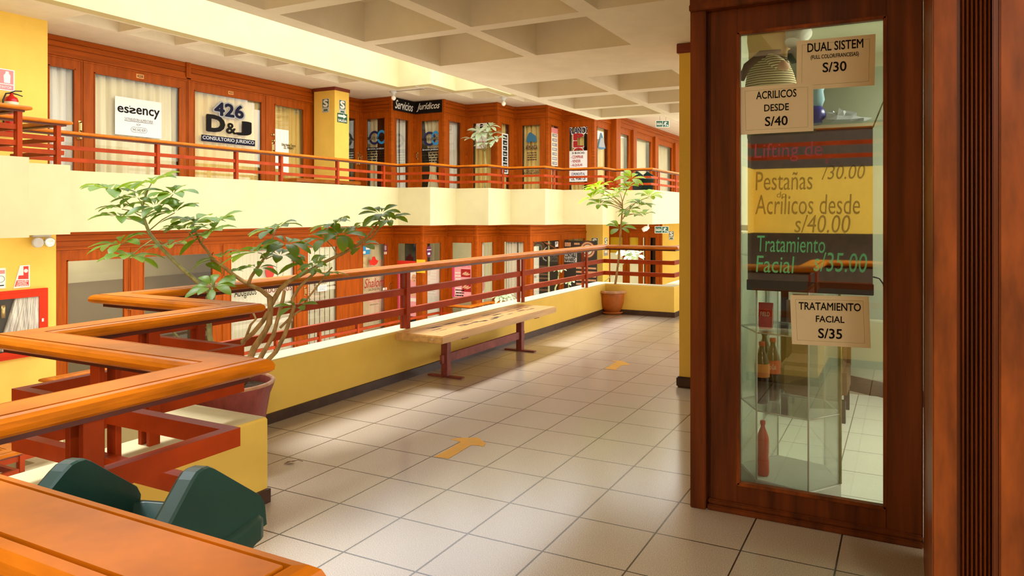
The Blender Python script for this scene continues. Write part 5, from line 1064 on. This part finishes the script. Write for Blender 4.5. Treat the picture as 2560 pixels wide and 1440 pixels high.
# lower gallery lettering and posters
fr = FL_[0]; w = WIN['l3']['root']
for body, a_, b_, y0, y1, mm in (('Abogados', 587, 642, 720, 746, 'ink'), ('Abogados', 658, 731, 711, 736, 'trim_red')):
    s0, s1, z0, z1 = rect_px(fr, a_, b_, y0, y1); text(body, fr, s0, s1, z0, z1, mm, w, G)
put(MB().slab(fr, disc(fr, fr.s(676), fr.z(676, 680), 0.16, 0.13), G, G+0.002).build('red_emblem', 'sign_red'), w)
w = WIN['l4']['root']
for body, a_, b_, y0, y1, mm in (('A', 800, 812, 641, 658, 'pot_rim'), ('CONTADORES', 786, 830, 660, 668, 'twig'), ('ASOCIADOS', 790, 828, 670, 676, 'twig')):
    s0, s1, z0, z1 = rect_px(fr, a_, b_, y0, y1); text(body, fr, s0, s1, z0, z1, mm, w, G)
t, r = panel(fr, (795, 817.5, 713, 728), 'white', 'small white notice in the lower door with cream blinds', 'notice', 'notice', G, 0.003); lines(fr, 797, 815, 715, 726, 3, 'grey', t, G+0.0035, 4)
t, r = panel(fr, (793, 821, 705, 712), 'paper', 'narrow strip sign EL PRIMERO above the small white notice', 'notice', 'notice', G, 0.003); lab_text(t, fr, r, 'EL PRIMERO', 0.06, 0.94, 0.2, 0.8, 'ink', bold=0.02)
w = WIN['l5']['root']
for body, a_, b_, y0, y1, mm, sh_ in (('Shalom', 911.5, 961, 695, 718, 'deep_red', 0.3), ('SALON & SPA', 922, 949, 719.5, 726.5, 'base_brown', 0.0), ('952 303 213', 918, 954, 748, 756, 'sign_pink', 0.0), ('shalom', 926, 946, 759, 762.5, 'base_brown', 0.0)):
    s0, s1, z0, z1 = rect_px(fr, a_, b_, y0, y1); text(body, fr, s0, s1, z0, z1, mm, w, G, shear=sh_)
Q = lambda x, y: (fr.s(x), fr.z(x, y))
put(MB().slab(fr, [Q(927, 664), Q(924, 652), Q(930, 650), Q(932, 642), Q(938, 641), Q(941, 649), Q(947, 652), Q(943, 660), Q(936, 664), Q(931, 662)], G, G+0.001).build('rose_emblem', 'sign_red'), w)
t, r = panel(fr, (905, 926, 615, 636), 'sky_blue', 'blue and white sticker at the top of the rose door', 'sticker', 'sticker', G, 0.002); sub(t, fr, r, 0.1, 0.45, 0.1, 0.4, 'white', 'white_mark'); sub(t, fr, r, 0.5, 0.95, 0.55, 0.9, 'white', 'white_mark')
t, r = panel(fr, (959, 967.5, 612, 636), 'violet', 'small dark violet sticker at the top right of the rose door', 'sticker', 'sticker', 0.002, 0.002); sub(t, fr, r, 0.1, 0.9, 0.02, 0.28, 'paper', 'white_mark'); sub(t, fr, r, 0.25, 0.75, 0.45, 0.9, 'lightgrey', 'white_mark')
t, r = panel(fr, (957, 967, 719, 725), 'white', 'tiny white label on the rose door edge', 'sticker', 'sticker', 0.002, 0.002)
# pink face poster
fr = FL_[1]; t, r = panel(fr, (994, 1043, 652, 790), 'magenta', 'tall pink poster with a woman in a white towel, left of the bench', 'poster', 'poster', G, 0.005)
s0, s1, z0, z1 = r; L, H = s1-s0, z1-z0
sub(t, fr, r, 0.6, 1.0, 0.0, 0.86, 'pink', 'photo'); q_ = lambda cx_, cz_, rx_, rz_: [(s0+L*(cx_+rx_*math.cos(2*math.pi*i/20)), z0+H*(cz_+rz_*math.sin(2*math.pi*i/20))) for i in range(20)]
o_ = t['o1']; put(MB().slab(fr, q_(0.80, 0.73, 0.19, 0.095), o_+0.001, o_+0.002).build('towel', 'white'), t); put(MB().slab(fr, q_(0.84, 0.685, 0.14, 0.075), o_+0.002, o_+0.003).build('face', 'skin'), t)
for dx_ in (-0.05, 0.05): put(MB().slab(fr, q_(0.84+dx_, 0.70, 0.022, 0.006), o_+0.003, o_+0.0036).build('eye', 'base_brown'), t)
put(MB().slab(fr, q_(0.845, 0.645, 0.03, 0.007), o_+0.003, o_+0.0036).build('mouth', 'deep_red'), t); put(MB().slab(fr, q_(0.82, 0.42, 0.16, 0.06), o_+0.001, o_+0.002).build('hands', 'skin'), t); sub(t, fr, r, 0.62, 0.98, 0.27, 0.33, 'white', 'caption', 0.002)
sub(t, fr, r, 0.0, 1.0, 0.9, 1.0, 'sign_red', 'heading')
rnd = random.Random(8); b = MB()
for i in range(26): zz = z0+H*(0.12+0.72*i/26); b.fbox(fr, s0+L*0.08, s0+L*(0.3+0.22*rnd.random()), zz, zz+H*0.010, o_, o_+0.001)
put(b.build('small_print', 'white'), t)
t, r = panel(fr, (1043, 1064.5, 649, 682), 'poster_yellow', 'yellow rounded sign on the wood post right of the face poster', 'sign', 'sign', 0.025, 0.006); sub(t, fr, r, 0.15, 0.85, 0.18, 0.32, 'deep_red', 'caption'); sub(t, fr, r, 0.2, 0.8, 0.5, 0.7, 'deep_red', 'caption')
fr = FL_[2]; s_, z_ = fr.s(1071.5), fr.z(1071.5, 629); t = MB().slab(fr, disc(fr, s_, z_, 0.165, 0.12), 0.01, 0.016).build('sticker', 'violet'); tag(t, 'violet oval sticker on the frame right of the yellow sign', 'sticker'); t['o1'] = 0.016
put(MB().fbox(fr, s_-0.1, s_+0.1, z_+0.045, z_+0.065, 0.016, 0.017).build('white_mark', 'white'), t); put(MB().fbox(fr, s_-0.06, s_+0.05, z_-0.09, z_-0.03, 0.016, 0.017).build('white_mark', 'white'), t)
# pink hands poster
fr = FL_[3]; t, r = panel(fr, (1130, 1180, 661, 744), 'pink', 'pink poster with photos of painted nails above the bench', 'poster', 'poster', G, 0.005); o_ = t['o1']; s0, s1, z0, z1 = r; L, H = s1-s0, z1-z0
sub(t, fr, r, 0.0, 0.12, 0.0, 1.0, 'magenta', 'edge'); sub(t, fr, r, 0.44, 0.92, 0.62, 0.86, 'deep_red', 'photo'); sub(t, fr, r, 0.5, 0.95, 0.18, 0.46, 'deep_red', 'photo')
for k, (cx_, cz_, an) in enumerate(((0.62, 0.74, 0.5), (0.7, 0.72, 0.4), (0.78, 0.7, 0.2), (0.62, 0.34, 0.6), (0.72, 0.32, 0.5), (0.82, 0.3, 0.4))):
    put(MB().slab(fr, [(s0+L*(cx_+0.13*math.cos(u_)*math.cos(an)-0.03*math.sin(u_)*math.sin(an)), z0+H*(cz_+0.09*math.cos(u_)*math.sin(an)+0.022*math.sin(u_))) for u_ in [2*math.pi*i/16 for i in range(16)]], o_+0.001, o_+0.002).build('finger', 'skin'), t)
lab_text(t, fr, r, 'MANICURE', 0.42, 0.9, 0.91, 0.96, 'magenta'); lines(fr, 1137, 1152, 678, 740, 8, 'white', t, o_+0.0005, 3); lines(fr, 1138, 1160, 722, 742, 3, 'ink', t, o_+0.0005, 4)
fr = FL_[4]; t = MB().slab(fr, disc(fr, fr.s(1208), fr.z(1208, 715), 0.175, 0.16), -0.06, -0.045).build('disc', 'sign_pink'); tag(t, 'red disc leaning inside the narrow lower window', 'disc')
# curved white pipes and dark shapes in the window right of the bench
fr = FL_[6]; w = WIN['g5']
t = MB().tube([fr.P(fr.s(x), fr.z(x, y), -0.08) for x, y in ((1372, 618), (1364, 627), (1361, 638), (1364, 648), (1371, 652))], 0.022, 8).build('pipe', 'lightgrey'); tag(t, 'curved white pipe inside the lower window behind the railing', 'pipe')
t = MB().tube([fr.P(fr.s(x), fr.z(x, y), -0.09) for x, y in ((1366, 605), (1380, 613), (1397, 622))], 0.022, 8).build('bar', 'pot_clay'); tag(t, 'orange slanting bar inside the pipe window', 'bar')
text('CEL', fr, fr.s(1335), fr.s(1343), fr.z(1339, 744), fr.z(1339, 737), 'ink', w['root'], -0.04)
text('ZG', fr, fr.s(1338), fr.s(1344), fr.z(1341, 695), fr.z(1341, 690), 'ink', w['root'], -0.04)
t, r = panel(fr, (1389, 1396, 604, 617), 'white', 'small white P sticker at the top of the pipe window', 'sticker', 'sticker', G, 0.002); lab_text(t, fr, r, 'P', 0.25, 0.75, 0.35, 0.9, 'navy', bold=0.03)
# banner with round emblem standing out from the lower shopfront
YN = 21.35
fn = Fr((on_y(1411, 600, YN).x, YN), (on_y(1493, 600, YN).x, YN))
t, r = panel(fn, (1411, 1493, 602, 742), 'dark_inside', 'dark banner with a round emblem and the words CONTABLE NAVARRO', 'banner', 'banner', 0.0, 0.03)
o_ = t['o1']; q_ = rect_px(fn, 1412, 1443, 632, 655); put(MB().fbox(fn, *q_, o_, o_+0.001).build('name_field', 'lightgrey'), t)
for body, y0, y1, x1_ in (('CONTABLE', 633.5, 643, 1441.5), ('NAVARRO', 644.5, 653.5, 1439)):
    k_ = rect_px(fn, 1413, x1_, y0, y1); text(body, fn, *k_, 'ink', t, o_+0.002, bold=0.05)
sc_, zc_ = fn.s(1470), fn.z(1470, 624); rr0 = abs(fn.s(1491)-fn.s(1470))
for k_, m_, d_ in ((1.0, 'base_brown', 0.001), (0.86, 'pot_rim', 0.002), (0.66, 'trim_red', 0.003), (0.56, 'shop_pale', 0.004), (0.3, 'sign_green', 0.005)): put(MB().slab(fn, disc(fn, sc_, zc_, rr0*k_), o_+d_-0.001, o_+d_).build('round_emblem', m_), t)
b = MB(); rnd = random.Random(6)
for i in range(7):
    y_ = 668+i*10; k_ = rect_px(fn, 1441, 1491, y_, y_+4.5)
    b.fbox(fn, k_[0], k_[1], k_[2], k_[3], o_, o_+0.001)
put(b.build('striped_field', 'pot_rim'), t)
for a_, b_, y0, y1 in ((1413, 1428, 606, 616), (1436, 1450, 607, 612)): put(MB().fbox(fn, *rect_px(fn, a_, b_, y0, y1), o_, o_+0.001).build('pale_figure', 'pot_rim'), t)
# signs at the far end
cf = Fr((XE-0.5, YE-0.0), (XC1, YE-0.0)); cg = Fr((XC1, YE), (XC1, YE+0.6))
s_sign(cf, (1479, 1495, 595, 622), 0.3, 'dark S sign on the front of the lower yellow column'); s_sign(cg, (1511, 1518, 594, 624), 0.42, 'dark S sign on the right face of the lower yellow column')
t, r = panel(cg, (1509.5, 1519.5, 625, 639), 'grey', 'small grey notice under the narrow S sign', 'notice', 'notice'); sub(t, cg, r, 0.15, 0.85, 0.5, 0.9, 'paper', 'picture')
s_sign(Fr((fe.P(fe.s(1660),0).x, fe.p0.y-0.02), (fe.P(fe.s(1720),0).x, fe.p0.y-0.02)), (1672.5, 1684.5, 578, 600), 0.42, 'dark S sign on the yellow wall at the far right')
def exit_sign(x0, x1_, y0, y1, w, ztop, label):
    a, b = at_w(x0, (y0+y1)/2, w), at_w(x1_, (y0+y1)/2, w); fr = Fr((a.x, a.y), (b.x, b.y)); z0, z1 = fr.z((x0+x1_)/2, y1), fr.z((x0+x1_)/2, y0)
    t = MB().fbox(fr, 0, fr.L, z0, z1, -0.008, 0.008).build('exit_sign', 'white'); tag(t, label, 'exit sign'); t['o1'] = 0.008; r = (0, fr.L, z0, z1); L, H = fr.L, z1-z0
    sub(t, fr, r, 0.03, 0.49, 0.06, 0.94, 'sign_green', 'green_field'); sub(t, fr, r, 0.52, 0.97, 0.06, 0.94, 'sign_green', 'green_field')
    text('SALIDA', fr, L*0.07, L*0.45, z0+H*0.32, z0+H*0.68, 'white', t, 0.010, bold=0.02)
    b = MB(); K = lambda *q_: [(L*u_, z0+H*v_) for u_, v_ in q_]
    b.slab(fr, K((0.70, 0.78), (0.74, 0.86), (0.78, 0.84), (0.77, 0.76)), 0.0088, 0.0098); b.slab(fr, K((0.60, 0.62), (0.68, 0.74), (0.76, 0.70), (0.84, 0.74), (0.84, 0.69), (0.77, 0.64), (0.72, 0.46), (0.78, 0.34), (0.72, 0.16), (0.68, 0.18), (0.72, 0.33), (0.66, 0.42), (0.56, 0.30), (0.54, 0.35), (0.66, 0.52), (0.70, 0.66), (0.63, 0.58)), 0.0088, 0.0098)
    b.slab(fr, K((0.92, 0.14), (0.92, 0.36), (0.88, 0.30), (0.83, 0.42), (0.80, 0.38), (0.86, 0.25), (0.81, 0.2)), 0.0088, 0.0098)
    put(b.build('running_figure', 'white'), t)
    for k_ in (0.3, 0.75): put(MB().tube([fr.P(fr.L*k_, z1, 0), fr.P(fr.L*k_, ztop, 0)], 0.006, 6).build('hanger', 'grey'), t)
exit_sign(1639.5, 1673, 301.5, 318, 22.3, ZCU, 'green hanging SALIDA sign with running figure, under the upper ceiling')
exit_sign(1637, 1672, 566, 583, 21.6, ZCL, 'green hanging SALIDA sign with running figure, at the lower gallery end')
c = at_w(1615, 571, 20.6); cm = thing('security_camera', (c.x, c.y, ZCL), 'white dome lamp or camera head under the gallery slab by the tree', 'security camera')
MB().tube([(c.x-0.08, c.y-0.06, c.z-0.05), (c.x, c.y, c.z), (c.x+0.06, c.y+0.06, c.z+0.04)], [0.06, 0.075, 0.045], 14).build('head', 'white', cm); MB().tube([(c.x+0.05, c.y+0.05, c.z), (c.x+0.05, c.y+0.05, ZCL)], 0.02, 8).build('arm', 'white', cm)
# bare bulbs on the opposite ceiling
for px, py_, lab in ((984, 231, 'bare bulb on the opposite ceiling by the black header sign, with a surface cable'), (1259, 246, 'bare bulb on the opposite ceiling above the strip of photos')):
    p = on_z(px, py_-3, ZCU); t = thing('ceiling_bulb', p, lab, 'lamp', None)
    MB().lathe([(0.10, 0.0), (0.10, -0.03), (0.05, -0.05), (0.045, -0.10)], p, 18).build('socket', 'lightgrey', t); MB().lathe([(0.02, -0.10), (0.055, -0.15), (0.06, -0.19), (0.035, -0.23), (0.004, -0.24)], p, 16).build('bulb', 'bulb', t)
    if px < 1000: MB().tube([(p.x+0.1, p.y, ZCU-0.012), (p.x+1.0, p.y+0.03, ZCU-0.012), (p.x+1.0, p.y-0.4, ZCU-0.012)], 0.012, 6).build('cable', 'lightgrey', t)
# ================================================================== SMALL THINGS ON THE FLOOR
def sticker(px, label):
    pts_ = [on_z(x, y, 0.0) for x, y in px]; b = MB(); n = len(pts_)
    b.prism([(p.x, p.y) for p in pts_], 0.0004, 0.0016); return tag(b.build('floor_arrow', 'sticker_yellow'), label, 'floor marking', 'yellow floor arrows')
sticker([(1086, 1142), (1121, 1147), (1150, 1130), (1178, 1113), (1196, 1114), (1209, 1117), (1215, 1108), (1203, 1101), (1196, 1094), (1150, 1095), (1126, 1098), (1152, 1105), (1118, 1125)], 'worn yellow arrow on the floor tiles in the foreground')
sticker([(1511, 922), (1538, 925), (1553, 914), (1575, 912), (1562, 905), (1552, 902), (1528, 902), (1541, 905)], 'smaller faded yellow arrow on the floor tiles farther down the walkway')
p = on_z(730, 1158, 0.0); b = MB(); rnd = random.Random(4)
b.poly([(p.x-0.03, p.y-0.035, 0.002), (p.x-0.005, p.y-0.02, 0.012), (p.x+0.012, p.y+0.01, 0.016), (p.x-0.012, p.y+0.012, 0.006), (p.x-0.028, p.y-0.005, 0.010)]); b.tube([(p.x, p.y, 0.01), (p.x+0.02, p.y+0.03, 0.014), (p.x+0.045, p.y+0.045, 0.004)], 0.0018, 5)
o = b.build('dry_leaf', 'leaf_brown'); sd = o.modifiers.new('thick', 'SOLIDIFY'); sd.thickness = 0.001; tag(o, 'small dry brown leaf on the tiles near the yellow parapet corner', 'leaf')
